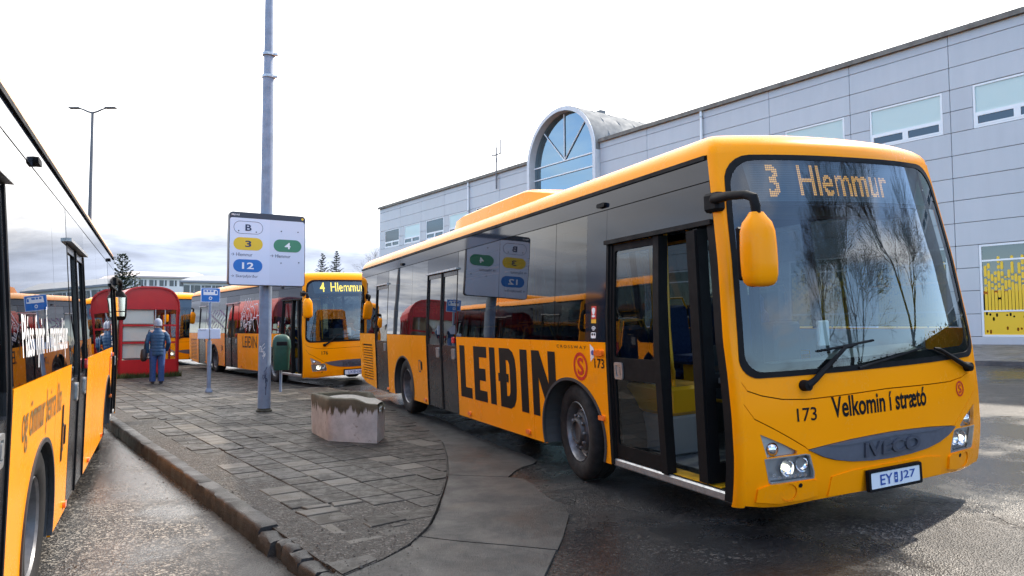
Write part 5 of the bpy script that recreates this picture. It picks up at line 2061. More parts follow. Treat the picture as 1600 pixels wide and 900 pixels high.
# arched bay
AC, AR, AZ = 18.58, 2.66, 9.92


def arch_pts(r, n=28):
    return [(AC + r * math.cos(t), AZ + r * math.sin(t)) for t in np.linspace(0, PI, n)]


def am(t, z, o):
    return (-o, t, z)


outer = [(AC - AR, .85)] + [(AC + AR, .85)] + arch_pts(AR)
inner_ = [(AC - AR + .20, .86)] + [(AC + AR - .20, .86)] + arch_pts(AR - .20)
patch([(AC + AR, .85)] + arch_pts(AR) + [(AC - AR, .85), (AC - AR + .20, .85)] + arch_pts(AR - .20)[::-1] + [(AC + AR - .20, .85)], [], am, .6, thick=.55, off=.30, interior=False).obj('arch_surround', M['archcol'], hall, 30)
patch(outer[:1] + outer[1:], [], am, .8, off=-.10, interior=False).obj('glazing', M['glassb'], hall)
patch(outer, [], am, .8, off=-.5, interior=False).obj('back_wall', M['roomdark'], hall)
gz = [(AC, 12.3), (AC + (AR - .3) * .68, AZ + (AR - .3) * .73), (AC - (AR - .3) * .68, AZ + (AR - .3) * .73)]
for (tt, zz) in gz:
    MB().tube([(.06, AC, AZ + .02), (.06, tt, zz)], .03, 6).obj('mullion', M['wframe'], hall)
for z in (9.92, 9.27, 8.2, 7.1, 6.0, 4.9, 3.8, 2.7, 1.6):
    MB().box(.04, .09, AC - AR + .2, AC + AR - .2, z - .03, z + .03).obj('transom', M['wframe'], hall)
# barrel roof of the bay
vs, fs = [], []
ap = [(AC + AR * math.cos(t), AZ + AR * math.sin(t)) for t in np.linspace(0, PI, 28)]
for x in (-.25, 18.0):
    vs += [(x, t, z + .02) for (t, z) in ap]
n = len(ap)
fs = [(i, i + 1, n + i + 1, n + i) for i in range(n - 1)] + [tuple(range(n, 2 * n))]
MB().add(vs, fs).obj('barrel_roof', M['roofing'], hall, 40)
for x in np.arange(.8, 17.8, 1.1):
    MB().tube([(x, t, z + .03) for (t, z) in ap[::3]], .03, 6).obj('roof_seam', M['roofing'], hall)
MB().bbox(2.2, 2.6, AC - .4, AC, AZ + AR - .1, AZ + AR + .25, .03).obj('roof_vent', M['roofing'], hall)

# aerial on the parapet
an = empty('aerial', tuple(Matrix.Rotation(PSI, 3, 'Z') @ Vector((-.1, 24.35, 0)) + Vector((hq.x, hq.y, 9.4))), (0, 0, PSI))
tag(an, 'thin three-pronged radio aerial on the hall parapet', 'aerial')
M['galv'] = mat('galvanised_steel', (0.16, 0.17, 0.19), 0.6, metal=0.0, var=0.3, vscale=9)
MB().tube([(0, 0, 0), (0, 0, 2.35)], .045, 8).tube([(0, 0, 1.55), (0, 0, 1.75)], .06, 8).obj('mast', M['galv'], an)
MB().tube([(0, -.42, 1.95), (0, .42, 1.95)], .04, 6).obj('crossbar', M['galv'], an)
for q in (-.42, .42):
    MB().tube([(0, q, 1.95), (0, q, 2.75)], .035, 6).obj('prong', M['galv'], an)
MB().tube([(0, 0, 2.36), (0, 0, 2.85)], .035, 6).obj('prong', M['galv'], an)

# ================================================================== street furniture
M['pole'] = mat('blue_grey_pole', (0.20, 0.255, 0.345), 0.5, metal=0.0, var=0.22, vscale=7, bump=.15)
M['signface'] = mat('sign_white', (0.60, 0.65, 0.76), 0.45)
M['signedge'] = mat('sign_edge_dark', (0.030, 0.036, 0.055), 0.4)
M['s_yellow'] = mat('sign_yellow', (0.72, 0.48, 0.02), 0.45)
M['s_blue'] = mat('sign_blue', (0.012, 0.15, 0.48), 0.45)
M['s_green'] = mat('sign_green', (0.05, 0.22, 0.12), 0.45)
M['s_ink'] = mat('sign_ink', (0.025, 0.035, 0.085), 0.45)
M['moss'] = mat('weathered_rim', (0.045, 0.043, 0.03), 0.85, var=0.4, vscale=14, bump=.6)

# tall pole that carries the stop sign
pole = empty('lamp_pole', (-4.50, 13.19, PZ))
tag(pole, 'tall blue-grey steel pole carrying the white stop sign', 'pole')
MB().tube([(0, 0, -.1), (0, 0, 2.9), (-.003, 0, 6.15)], [.112, .108, .100], 20).obj('lower_shaft', M['pole'], pole, 60)
MB().tube([(-.003, 0, 6.15), (-.003, 0, 6.22), (-.003, 0, 6.6), (.0, 0, 11.5)], [.105, .088, .084, .06], 20).obj('upper_shaft', M['pole'], pole, 60)
for z in (6.16, 6.58):
    c = MB().lathe([(.10, z - .03), (.118, z - .025), (.118, z + .025), (.10, z + .03)], 18, 'Z')
    c.box(.10, .17, -.03, .03, z - .022, z + .022)
    c.obj('clamp', M['steel'], pole, 40)
MB().lathe([(.14, -.01), (.14, .025), (.118, .035), (.112, .06)], 20, 'Z').obj('foot_collar', M['moss'], pole, 40)


def scrawl(mb, r, z0, z1, a0, amp, n, w_=.006, seed=1):
    rr = random.Random(seed)
    pts = []
    for k in range(n):
        t = k / (n - 1)
        pts.append((a0 + amp * math.sin(7 * t + rr.uniform(-.6, .6)), z0 + (z1 - z0) * t + .03 * math.sin(19 * t)))
    P = [((r + .004) * math.cos(a), (r + .004) * math.sin(a), z) for a, z in pts]
    mb.tube(P, w_, 4)


g = MB()
scrawl(g, .110, .95, 1.22, R_(-95), .40, 26, .005, 2)
scrawl(g, .110, 1.0, 1.16, R_(-85), .30, 20, .004, 5)
g.obj('marker_scribble', M['print_white'], pole)
g = MB()
scrawl(g, .111, .42, .80, R_(-62), .22, 20, .005, 8)
scrawl(g, .111, .30, .72, R_(-60), .05, 12, .006, 9)
scrawl(g, .111, .52, .68, R_(-64), .38, 18, .004, 12)
g.obj('marker_scribble', M['s_ink'], pole)

# stop sign box
SD = Vector((.85, .527, 0)).normalized()
sroot = empty('route_sign', (-4.43, 13.02, 2.30), (0, 0, math.atan2(SD.y, SD.x)))
tag(sroot, 'white board with route bubbles B, 3, 12 and 4 on the tall pole', 'sign')
SW, SH, ST = 1.335, 1.30, .14
OX = -.665                                         # left edge in sign coordinates


def sign_poly(x0, x1, z0, z1, r):
    return rrect(x0, x1, z0, z1, r, 4)


patch(sign_poly(OX, OX + SW, 0, SH, .06), [], lambda x, z, o: (x, o, z), .5, thick=ST, off=ST / 2, interior=False).obj('case', M['signedge'], sroot, 30)
for sgn in (1, -1):
    def fm(x, z, o, sgn=sgn):
        # front face looks towards -Y; the other side carries the same board
        xx = OX + x if sgn > 0 else OX + SW - x
        return (xx, -sgn * (ST / 2 + o), z)
    fc = patch(sign_poly(.015, SW - .012, .012, SH - .105, .05), [], fm, .5, off=.003, interior=False).obj('face', M['signface'], sroot)
    patch(sign_poly(.012, SW * .52, .012, SH - .105, .04), [], fm, .5, off=.0045, interior=False).obj('face_sheet', mat('sign_white_sheet', (0.63, 0.68, 0.80), 0.45), fc)
    patch(sign_poly(.008, SW - .008, SH - .10, SH - .006, .045), [], fm, .5, off=.003, interior=False).obj('head_strip', M['signedge'], sroot)
    lettering('Mjódd', .04, .17, SH - .075, SH - .035, fm, .01, .006).obj('stop_name', M['print_white'], sroot)
    patch(circle(SW - .055, SH - .055, .022, 14), [], fm, .5, off=.006, interior=False).obj('company_mark', M['s_yellow'], sroot)
    def bub(x, z, col, txt, ink, outline=False):
        o = rrect(x, x + .50, z, z + .225, .112, 7)
        if outline:
            b = patch(o, [rrect(x + .007, x + .493, z + .007, z + .218, .105, 7)], fm, .3, off=.0065, interior=False).obj('route_bubble', M['s_ink'], sroot)
        else:
            b = patch(o, [], fm, .3, off=.0065, interior=False).obj('route_bubble', col, sroot)
        wd_ = .105 if len(txt) == 1 else .20
        lettering(txt, x + .25 - wd_ / 2, x + .25 + wd_ / 2, z + .055, z + .17, fm, .022, .009).obj('route_number', ink, b)
    bub(.075, .915, None, 'B', M['s_ink'], True)
    bub(.075, .625, M['s_yellow'], '3', M['s_ink'])
    bub(.075, .235, M['s_blue'], '12', M['print_white'])
    bub(.765, .625, M['s_green'], '4', M['print_white'])
    for (x, z, s_) in ((.04, .515, '→ Hlemmur'), (.04, .125, '→ Skerjafjörður'), (.71, .515, '→ Hlemmur')):
        lettering(s_, x, x + (.36 if len(s_) < 12 else .46), z, z + .062, fm, 0.0, .006).obj('destination_line', M['s_ink'], sroot)
    for (x, z) in ((.16, .965), (.46, .955), (.90, 1.0), (1.20, 1.0), (.90, .42), (1.22, .44)):
        patch(circle(x, z, .011, 10), [], fm, .3, off=.011, thick=.01, interior=False).obj('rivet', M['signedge'], sroot)
for z in (.35, 1.0):
    MB().bbox(-.10, .02, ST / 2 + .005, ST / 2 + .13, z - .03, z + .03, .01).obj('bracket', M['steel'], sroot)

# small bus stop sign
st = empty('bus_stop_sign', (-7.20, 17.24, PZ), (0, 0, math.atan2(SD.y, SD.x)))
tag(st, 'small blue bus pictogram sign on a thin pole with a timetable', 'sign')
MB().tube([(0, 0, -.05), (0, 0, 1.2)], .048, 12).tube([(0, 0, 1.2), (0, 0, 2.48)], .030, 12).obj('post', M['pole'], st, 60)
MB().lathe([(.085, 0), (.085, .03), (.05, .10)], 14, 'Z').obj('post_foot', M['pole'], st, 40)
bs = lambda x, z, o: (x, -.035 - o, z)
pn = patch(rrect(-.215, .215, 2.13, 2.47, .02, 3), [], bs, .5, thick=.012, interior=False).obj('panel', M['signface'], st)
patch(rrect(-.20, .20, 2.145, 2.455, .015, 3), [], bs, .5, off=.003, interior=False).obj('panel_field', M['s_blue'], pn)
patch([(-.16, 2.30), (.16, 2.30), (.16, 2.40), (.12, 2.43), (-.16, 2.43)], [rrect(-.14, -.085, 2.375, 2.415, .004, 1), rrect(-.065, -.01, 2.375, 2.415, .004, 1), rrect(.01, .065, 2.375, 2.415, .004, 1), rrect(.10, .145, 2.33, 2.40, .004, 1)], bs, .5, off=.006, interior=False).obj('bus_pictogram', M['print_white'], pn)
patch(circle(.0, 2.225, .04, 16), [circle(.0, 2.225, .022, 12)], bs, .5, off=.006, interior=False).obj('company_mark', M['print_white'], pn)
tb = MB().bbox(-.27, .23, -.075, -.045, 1.26, 1.50, .008).obj('timetable_board', M['signface'], st)
MB().box(-.02, -.005, -.080, -.076, 1.26, 1.50).obj('board_rib', M['signedge'], tb)
lettering('Mjódd', -.25, -.1, 1.455, 1.485, lambda x, z, o: (x, -.0765 - o, z)).obj('stop_name', M['s_ink'], tb)

# green litter bin on its post
M['bin'] = mat('dark_green_plastic', (0.008, 0.062, 0.042), 0.45, var=0.2, vscale=10)
bn_ = empty('litter_bin', (-5.46, 17.15, PZ), (0, 0, PSI - .25))
tag(bn_, 'dark green litter bin with domed lid beside the tall pole', 'litter bin')
MB().tube([(0, .10, -.05), (0, .10, 1.2)], .03, 10).obj('post', M['pole'], bn_, 60)
vs, fs = [], []
secs = [(.165, .13, .52), (.175, .14, .54), (.20, .155, 1.02), (.20, .155, 1.04)]
nn = 28
for (wx, wy, z) in secs:
    for k in range(nn):
        t = 2 * PI * k / nn
        c, s_ = math.cos(t), math.sin(t)
        vs.append((wx * math.copysign(abs(c) ** .6, c), wy * math.copysign(abs(s_) ** .6, s_) - .04, z))
for i in range(len(secs) - 1):
    fs += [(i * nn + k, i * nn + (k + 1) % nn, (i + 1) * nn + (k + 1) % nn, (i + 1) * nn + k) for k in range(nn)]
fs.append(tuple(range(nn))[::-1])
MB().add(vs, fs).obj('body', M['bin'], bn_, 40)
vs, fs = [], []
secs = [(.212, .165, 1.03), (.215, .168, 1.06), (.20, .155, 1.22), (.17, .13, 1.30), (.11, .09, 1.345), (.03, .03, 1.36)]
for (wx, wy, z) in secs:
    for k in range(nn):
        t = 2 * PI * k / nn
        c, s_ = math.cos(t), math.sin(t)
        vs.append((wx * math.copysign(abs(c) ** .6, c), wy * math.copysign(abs(s_) ** .6, s_) - .04, z))
for i in range(len(secs) - 1):
    fs += [(i * nn + k, i * nn + (k + 1) % nn, (i + 1) * nn + (k + 1) % nn, (i + 1) * nn + k) for k in range(nn)]
fs.append(tuple(range((len(secs) - 1) * nn, len(secs) * nn)))
lid = MB().add(vs, fs).obj('lid', M['bin'], bn_, 40)
MB().bbox(-.12, .12, -.215, -.19, 1.10, 1.19, .01).obj('slot', M['black'], lid)

# concrete planter
pz = empty('concrete_planter', (-2.20, 9.92, PZ), (0, 0, R_(-14)))
tag(pz, 'weathered concrete planter box with a mossy rim on the platform', 'planter')


def planter_nodes(t, b):
    pos = t.n('TexCoord').outputs['Object']
    z = t.n('SeparateXYZ', i_0=pos).outputs[2]
    nz = t.noise(pos, 5.0, 7.0, 0.68)
    run = t.noise(t.vmath('MULTIPLY', pos, (16.0, 16.0, 1.6)), 1.0, 4.0, 0.6)
    fi = t.noise(pos, 120.0, 3.0, 0.6)
    col = t.mix(t.ramp(nz, 0.3, 0.7), (0.33, 0.345, 0.35), (0.48, 0.495, 0.50))
    col = t.mix(t.ramp(fi, 0.55, 0.75, 0, .4), col, (0.16, 0.15, 0.14))
    edge = t.math('ADD', z, t.math('MULTIPLY_ADD', run, -0.42, 0.21))
    m_ = t.ramp(edge, 0.37, 0.42)
    mossc = t.mix(t.ramp(nz, 0.35, 0.65), (0.055, 0.052, 0.034), (0.10, 0.088, 0.058))
    col = t.mix(m_, col, mossc)
    col = t.mix(t.ramp(t.noise(pos, 9.0, 5.0, 0.6), 0.62, 0.70, 0.0, 0.7), col, (0.09, 0.085, 0.06))
    t.set(b.inputs['Base Color'], col)
    b.inputs['Roughness'].default_value = 0.85
    t.set(b.inputs['Normal'], t.n('Bump', i_Strength=0.6, i_Distance=0.01, i_Height=t.math('ADD', nz, t.math('MULTIPLY', fi, .4))))


M['planter'] = mat('planter_concrete', fn=planter_nodes)
PLP = [(-2.45, 9.66), (-1.74, 9.43), (-1.73, 9.95), (-2.06, 10.62), (-2.46, 10.86), (-2.92, 10.52)]
PLC = Vector((-2.25, 10.15))


def planter_geo():
    """six-sided trough with a thick worn rim; the rim has broken away on the right"""
    mb = MB()
    n = 9
    base_ = [Vector(p) - PLC for p in PLP]
    def loop(sc, inset, z, jit=.0, broken=0.0):
        L = []
        for i in range(6):
            a, b = base_[i], base_[(i + 1) % 6]
            for k in range(n):
                p = a.lerp(b, k / n)
                if k == 0:
                    p = p * .985
                r = p.length
                p = p * sc * max(0, (r - inset)) / r
                # sides 1..2 (towards the lane) have lost their rim
                w_ = max(0.0, 1 - abs((i + k / n) - 1.75) / 1.15)
                w_ = min(1, w_ * 2.0)
                zz = z - broken * w_ * (1 + .35 * math.sin(11 * (i + k / n)))
                L.append((p.x + rnd.uniform(-jit, jit), p.y + rnd.uniform(-jit, jit), zz + rnd.uniform(-jit, jit)))
        return L
    loops = [loop(.97, 0, 0), loop(.975, 0, .03, .003), loop(.985, 0, .24, .003), loop(.99, 0, .42, .004, .03), loop(1.0, 0, .52, .005, .10), loop(1.0, .012, .555, .004, .13), loop(1.0, .035, .565, .004, .13),
             loop(1.0, .095, .565, .004, .13), loop(1.0, .115, .55, .003, .12), loop(1.0, .12, .51, .003, .08), loop(1.0, .13, .44, .002, 0)]
    m = 6 * n
    vs = [p for L in loops for p in L]
    fs = []
    for i in range(len(loops) - 1):
        fs += [(i * m + k, i * m + (k + 1) % m, (i + 1) * m + (k + 1) % m, (i + 1) * m + k) for k in range(m)]
    fs.append(tuple(range(m))[::-1])
    return mb.add(vs, fs)


pz.location = (PLC.x, PLC.y, PZ)
pz.rotation_euler = (0, 0, 0)
planter_geo().obj('box', M['planter'], pz, 38)
fill = [tuple((Vector(p) - PLC) * .93) for p in PLP]
patch(fill, [], lambda x, y, o: (x, y, .515 + .012 * math.sin(9 * x) * math.cos(8 * y) - .05 * max(0, x)), .07).obj('soil', mat('pale_sandy_fill', (0.33, 0.31, 0.27), 0.9, var=.3, vscale=30, bump=.6), pz, 60)

# red shelter
M['red'] = mat('shelter_red', (0.47, 0.008, 0.012), 0.32, coat=0.15, var=0.12, vscale=3)
M['cream'] = mat('shelter_inner_cream', (0.55, 0.55, 0.47), 0.7)
sh = empty('bus_shelter', (-10.72, 23.31, PZ), (0, 0, PSI))
tag(sh, 'red bus shelter with arched roof and glazed end wall', 'bus shelter')
SWD, SLN = 1.72, 5.2                               # local x: 0 = right side, -SWD = left; local y runs away


def sh_arch(r0, n=16, z0=2.05, hgt=.80):
    return [(-SWD / 2 + (SWD / 2 - r0) * math.copysign(abs(math.cos(t)) ** .62, math.cos(t)), z0 + (hgt - r0) * abs(math.sin(t)) ** .75) for t in np.linspace(0, PI, n)]


sa = lambda x, z, o: (x, -o, z)
o_ = [(0, 0.06)] + sh_arch(0, 22) + [(-SWD, 0.06)]
hole = [(-.10, .55), (-.10, 2.12), (-SWD + .10, 2.12), (-SWD + .10, .55)]
patch(o_, [hole], sa, .5, thick=.06, off=.03, interior=False).obj('end_frame', M['red'], sh, 30)
for z in (1.08, 1.62):
    MB().box(-SWD + .10, -.10, -.025, .02, z - .03, z + .03).obj('rail', M['red'], sh)
for x in (-.42, -.70):
    MB().box(x - .015, x + .015, -.012, .012, .56, 2.12).obj('mullion', M['steel'], sh)
for z0, z1 in ((.56, 1.05), (1.11, 1.59), (1.65, 2.12)):
    MB().add([(-SWD + .10, 0, z0), (-.10, 0, z0), (-.10, 0, z1), (-SWD + .10, 0, z1)], [(0, 1, 2, 3)]).obj('pane', M['glasss'], sh)
vs = []
ar = sh_arch(0, 22)
for y in (-.10, SLN):
    vs += [(x, y, z) for x, z in ar]
for y in (-.10, SLN):
    vs += [(x * .97 - .02, y, z - .05) for x, z in ar]
n = len(ar)
fs = [(i, i + 1, n + i + 1, n + i) for i in range(n - 1)] + [(2 * n + i, 2 * n + i + 1, 3 * n + i + 1, 3 * n + i) for i in range(n - 1)] + [(i, i + 1, 2 * n + i + 1, 2 * n + i) for i in range(n - 1)]
MB().add(vs, fs).obj('roof', M['red'], sh, 40)
for y in np.arange(0.0, SLN + .1, 1.3):
    for x in (-.03, -SWD + .03):
        MB().box(x - .03, x + .03, y - .03, y + .03, 0, 2.06).obj('post', M['red'], sh)
for y in np.arange(0.0, SLN - .2, 1.3):
    MB().add([(-SWD + .03, y + .03, .55), (-SWD + .03, y + 1.27, .55), (-SWD + .03, y + 1.27, 2.05), (-SWD + .03, y + .03, 2.05)], [(0, 1, 2, 3)]).obj('pane', M['glasss'], sh)
    MB().box(-SWD + .01, -SWD + .05, y + .03, y + 1.27, .06, .55).obj('base_panel', M['red'], sh)
    if y > 2:
        MB().add([(-.03, y + .03, .55), (-.03, y + 1.27, .55), (-.03, y + 1.27, 2.05), (-.03, y + .03, 2.05)], [(0, 1, 2, 3)]).obj('pane', M['glasss'], sh)
        MB().box(-.05, -.01, y + .03, y + 1.27, .06, .55).obj('base_panel', M['red'], sh)
MB().box(-SWD + .08, -SWD + .5, .6, 4.6, .42, .47).obj('bench', M['cream'], sh)
patch([(0, 0.06)] + sh_arch(0, 22) + [(-SWD, 0.06)], [], lambda x, z, o: (x, SLN - .05 + o, z), .5, interior=False, thick=.04).obj('back_wall', M['cream'], sh)
for z0, z1 in ((.60, 1.03), (1.13, 1.57), (1.67, 2.10)):  # pale boards added behind the panes, imitating the bright view through the glass
    MB().bbox(-1.60, -.74, .05, .08, z0, z1, .006).obj('bright_view_board', mat('bright_view_pale', (0.80, 0.80, 0.74), 0.8), sh)
# grass at the foot of the shelter
M['grass'] = mat('verge_grass', (0.055, 0.075, 0.018), 0.9, var=.4, vscale=5)
gm = MB()
rr = random.Random(21)
mt = Matrix.Rotation(PSI, 3, 'Z')
for k in range(1800):
    p = mt @ Vector((rr.uniform(-SWD - .05, .06), rr.uniform(-.28, .04), 0)) + Vector((-10.72, 23.31, PZ))
    hgt = rr.uniform(.05, .20)
    a = rr.uniform(0, 6.3)
    dx, dy = .012 * math.cos(a), .012 * math.sin(a)
    bx_, by_ = rr.uniform(-.05, .05), rr.uniform(-.05, .05)
    gm.add([(p.x - dx, p.y - dy, p.z - .01), (p.x + dx, p.y + dy, p.z - .01), (p.x + bx_, p.y + by_, p.z + hgt)], [(0, 1, 2)])
tag(gm.obj('grass', M['grass'], fixn=False), 'strip of grass along the foot of the red shelter', 'grass', kind='stuff')

# double-headed street lamp
lp = empty('street_lamp', (-23.5, 40.0, 0.0))
tag(lp, 'distant slender street lamp with two curved arms', 'street lamp')
M['lampdark'] = mat('lamp_dark_metal', (0.10, 0.105, 0.115), 0.5)
MB().tube([(0, 0, -.2), (0, 0, 6), (0, 0, 13.75)], [.13, .11, .075], 12).obj('mast', M['lampdark'], lp, 60)
for sg in (1, -1):
    a = MB().tube([(0, 0, 13.70), (sg * .25, 0, 13.76), (sg * .55, 0, 13.90), (sg * .75, 0, 13.96)], [.06, .055, .05, .045], 8).obj('arm', M['lampdark'], lp, 60)
    MB().bbox(min(sg * .7, sg * 1.32), max(sg * .7, sg * 1.32), -.14, .14, 13.93, 14.02, .03).obj('lamp_head', M['lampdark'], a, 30)

# ================================================================== distant houses
M['render_white'] = mat('white_render', (0.62, 0.61, 0.58), 0.8, var=.1, vscale=.2)
M['render_brown'] = mat('brown_cladding', (0.27, 0.19, 0.14), 0.8, var=.15, vscale=.3)
M['houseglass'] = mat('dark_window_glass', (0.05, 0.06, 0.075), 0.15)
M['redroof'] = mat('red_metal_roof', (0.42, 0.37, 0.35), 0.6)
M['greyroof'] = mat('grey_roof', (0.22, 0.23, 0.25), 0.6)


def block(loc, rz, w_, d, h, floors, nwin, wall, roofm, label, ribbon=False, base_m=None):
    b = empty('apartment_block', loc, (0, 0, rz))
    tag(b, label, 'building')
    MB().box(-w_ / 2, w_ / 2, 0, d, 0, h).obj('wall', wall, b)
    MB().box(-w_ / 2 - .5, w_ / 2 + .5, -.6, d + .6, h, h + .35).add([(-w_ / 2 - .5, -.6, h + .352), (w_ / 2 + .5, -.6, h + .352), (w_ / 2 - 2, d / 2, h + 1.7), (-w_ / 2 + 2, d / 2, h + 1.7), (-w_ / 2 - .5, d + .6, h + .352), (w_ / 2 + .5, d + .6, h + .352)], [(0, 1, 2, 3), (3, 2, 5, 4), (0, 3, 4), (1, 5, 2)]).obj('roof', roofm, b)
    fh = h / floors
    for f in range(floors):
        if base_m is not None:
            MB().box(-w_ / 2 + .1, w_ / 2 - .1, -.25, -.01, f * fh + .05, f * fh + fh * .42).obj('parapet_band', base_m if f < floors - 1 else wall, b)
        for k in range(nwin):
            x = -w_ / 2 + (k + .5) * w_ / nwin
            ww = w_ / nwin * (.36 if not ribbon else .47)
            z0 = f * fh + fh * .46
            o = part('window', ('bw', label, 0), lambda: MB().box(-ww, ww, -.06, .05, 0, fh * .40), M['houseglass'], b, loc=(x, 0, z0))
            part('frame', ('bf', label, 0), lambda: MB().box(-.06, .06, -.10, -.061, 0, fh * .40), M['wframe'], o, loc=(ww * .3, 0, 0))
    return b


block((-72.5, 150, 0), R_(24), 17.0, 12, 12.2, 4, 9, M['render_white'], M['redroof'], 'far white apartment block with reddish roof behind the shelter', base_m=M['render_brown'])
block((-51.5, 130, 0), R_(22), 14, 10, 9.8, 3, 8, M['render_white'], M['greyroof'], 'far grey-roofed block right of the white apartments, behind the sign', ribbon=True)

# ================================================================== trees
M['bark'] = mat('bark', (0.060, 0.050, 0.042), 0.9, var=.3, vscale=8)
M['twig'] = mat('twigs', (0.075, 0.060, 0.050), 0.9)
M['needle'] = mat('spruce_needles', (0.040, 0.062, 0.028), 0.9, var=.4, vscale=1.5)


def spruce(loc, h, r, seed, label):
    t = empty('spruce_tree', loc)
    tag(t, label, 'tree', 'spruce trees')
    rr = random.Random(seed)
    MB().tube([(0, 0, -.2), (0, 0, h * .5), (0, 0, h * .98)], [h * .016, h * .010, .012], 8).obj('trunk', M['bark'], t)
    mb = MB()
    z = h * .10
    while z < h:
        k = 1 - (z / h)
        R0 = r * (k ** .85) + .06
        for q in range(5 + int(5 * k)):
            a = rr.uniform(0, 2 * PI)
            L = R0 * rr.uniform(.6, 1.12)
            up = rr.uniform(-.12, .25) + (1 - k) * .5
            nseg = max(3, int(L / .14))
            for s_ in range(nseg):
                f = (s_ + 1) / nseg
                px, py = math.cos(a) * L * f, math.sin(a) * L * f
                pz_ = z + up * L * f - .18 * L * f * (1 - f) * 2
                for tw in range(4):
                    b = a + rr.choice((-1, 1)) * rr.uniform(.4, 1.2)
                    l2 = rr.uniform(.12, .30) * (1.25 - f * .6) * (.5 + .5 * min(1, h / 8))
                    wd_ = .05 + .006 * h
                    e = (px + math.cos(b) * l2, py + math.sin(b) * l2, pz_ + rr.uniform(-.10, .12))
                    mb.add([(px - math.sin(b) * wd_, py + math.cos(b) * wd_, pz_), (px + math.sin(b) * wd_, py - math.cos(b) * wd_, pz_), e], [(0, 1, 2)])
        z += h * .022 + .03
    mb.obj('crown', M['needle'], t, fixn=False)
    return t


spruce((-31.6, 58.5, 0), 7.7, 3.8, 3, 'dark spruce rising behind the left bus and red shelter')
spruce((-23.6, 90, 0), 10.9, 3.0, 5, 'left one of two small spruces above the second bus')
spruce((-21.9, 90, 0), 11.2, 2.8, 8, 'right one of two small spruces above the second bus')


def bare_tree(loc, h, seed, label, spread=.55, depth=6, thick=.02, lean=0.0):
    t = empty('bare_tree', loc)
    tag(t, label, 'tree', 'bare winter trees')
    rr = random.Random(seed)
    trunk, crown = MB(), MB()
    def grow(p, d, L, r, lvl):
        n = 3
        pts, rs = [p], [r]
        q, dd = Vector(p), Vector(d)
        for i in range(n):
            dd = (dd + Vector((rr.gauss(0, .13), rr.gauss(0, .13), rr.gauss(.03, .08)))).normalized()
            q = q + dd * (L / n)
            pts.append(q.copy())
            rs.append(max(.0035, r * (1 - .32 * (i + 1) / n)))
        (trunk if lvl < 2 else crown).tube(pts, rs, 6 if lvl < 2 else 3, caps=False)
        if lvl >= depth:
            return
        kids = 2 + (rr.random() < .6) + (1 if lvl >= 2 else 0)
        for k in range(kids):
            a = rr.uniform(0, 2 * PI)
            ax = dd.orthogonal().normalized()
            ax.rotate(Matrix.Rotation(a, 3, dd))
            nd = (dd + ax * rr.uniform(.35, spread * 1.6)).normalized()
            st_ = pts[rr.choice((2, 3, 3))] if lvl else pts[rr.choice((1, 2, 3, 3))]
            grow(st_, nd, L * rr.uniform(.62, .84), max(.004, rs[-1] * rr.uniform(.5, .75)), lvl + 1)
        grow(pts[-1], (dd + Vector((0, 0, .15))).normalized(), L * rr.uniform(.7, .86), rs[-1] * .85, lvl + 1)
    grow(Vector((0, 0, -.2)), Vector((lean, 0, 1)).normalized(), h * .24, h * thick, 0)
    trunk.obj('trunk', M['bark'], t, 60, fixn=False)
    crown.obj('crown', M['twig'], t, fixn=False)
    return t


bare_tree((-14.1, 70, 0), 11.5, 4, 'pale bare tree left of the hall, above the nearest bus', depth=6, thick=.018)
# across the street, seen mirrored in the windscreen
bare_tree((13.5, .6, .6), 9.0, 12, 'bare tree beside the square, mirrored in the windscreen centre', depth=6)
bare_tree((15.0, 3.8, .8), 9.5, 31, 'leaning bare tree near the hall, mirrored at the windscreen edge', depth=6, lean=.15)
bare_tree((19.0, -3.5, .6), 10.0, 17, 'bare tree farther back, mirrored behind the others', depth=6)

# evergreen row added out of view to darken the low reflection in the windscreen
M['added_hedge'] = mat('hedge_leaves', (0.030, 0.042, 0.018), 0.85, var=.5, vscale=2.5)
hg = empty('added_hedge', (16.0, -1.0, .55), (0, 0, R_(-62)))
tag(hg, 'dark clipped bushes added out of view to darken the low windscreen reflection', 'added_hedge')
rr = random.Random(77)
hm = MB()
for k in range(16000):
    x, y, z = rr.uniform(-11, 11), rr.uniform(-.9, .9), rr.uniform(0, 1.86)
    if abs(y) < .5 and z < 1.7:
        y = math.copysign(rr.uniform(.6, .9), y)
    s_ = rr.uniform(.03, .065)
    a, b = rr.uniform(0, 6.3), rr.uniform(-.8, .8)
    u = Vector((math.cos(a), math.sin(a), b)).normalized() * s_
    v = u.cross(Vector((rr.uniform(-1, 1), rr.uniform(-1, 1), 1))).normalized() * s_ * .7
    p = Vector((x, y, max(0, z)))
    hm.add([p - u, p + v, p + u, p - v], [(0, 1, 2, 3)])
hm.obj('leaves', M['added_hedge'], hg, fixn=False)
MB().box(-10.8, 10.8, -.55, .55, -.1, 1.75).obj('inner_twigs', mat('hedge_inner', (0.018, 0.017, 0.012), 0.95), hg)

# ================================================================== people
M['skin'] = mat('skin', (0.48, 0.28, 0.20), 0.55)
M['jacket'] = mat('blue_quilted_jacket', (0.018, 0.072, 0.155), 0.65, var=.15, vscale=20)
M['jeans'] = mat('blue_jeans', (0.035, 0.085, 0.24), 0.85, var=.2, vscale=25)
M['knit'] = mat('grey_knit', (0.33, 0.36, 0.42), 0.95, var=.3, vscale=60, bump=.6, bscale=120)
M['shoe'] = mat('dark_shoes', (0.02, 0.02, 0.025), 0.6)
M['bag'] = mat('dark_bag', (0.022, 0.018, 0.022), 0.55)
M['shirt'] = mat('pale_blue_shirt', (0.30, 0.46, 0.62), 0.8)
M['hair'] = mat('dark_hair', (0.03, 0.022, 0.018), 0.6)


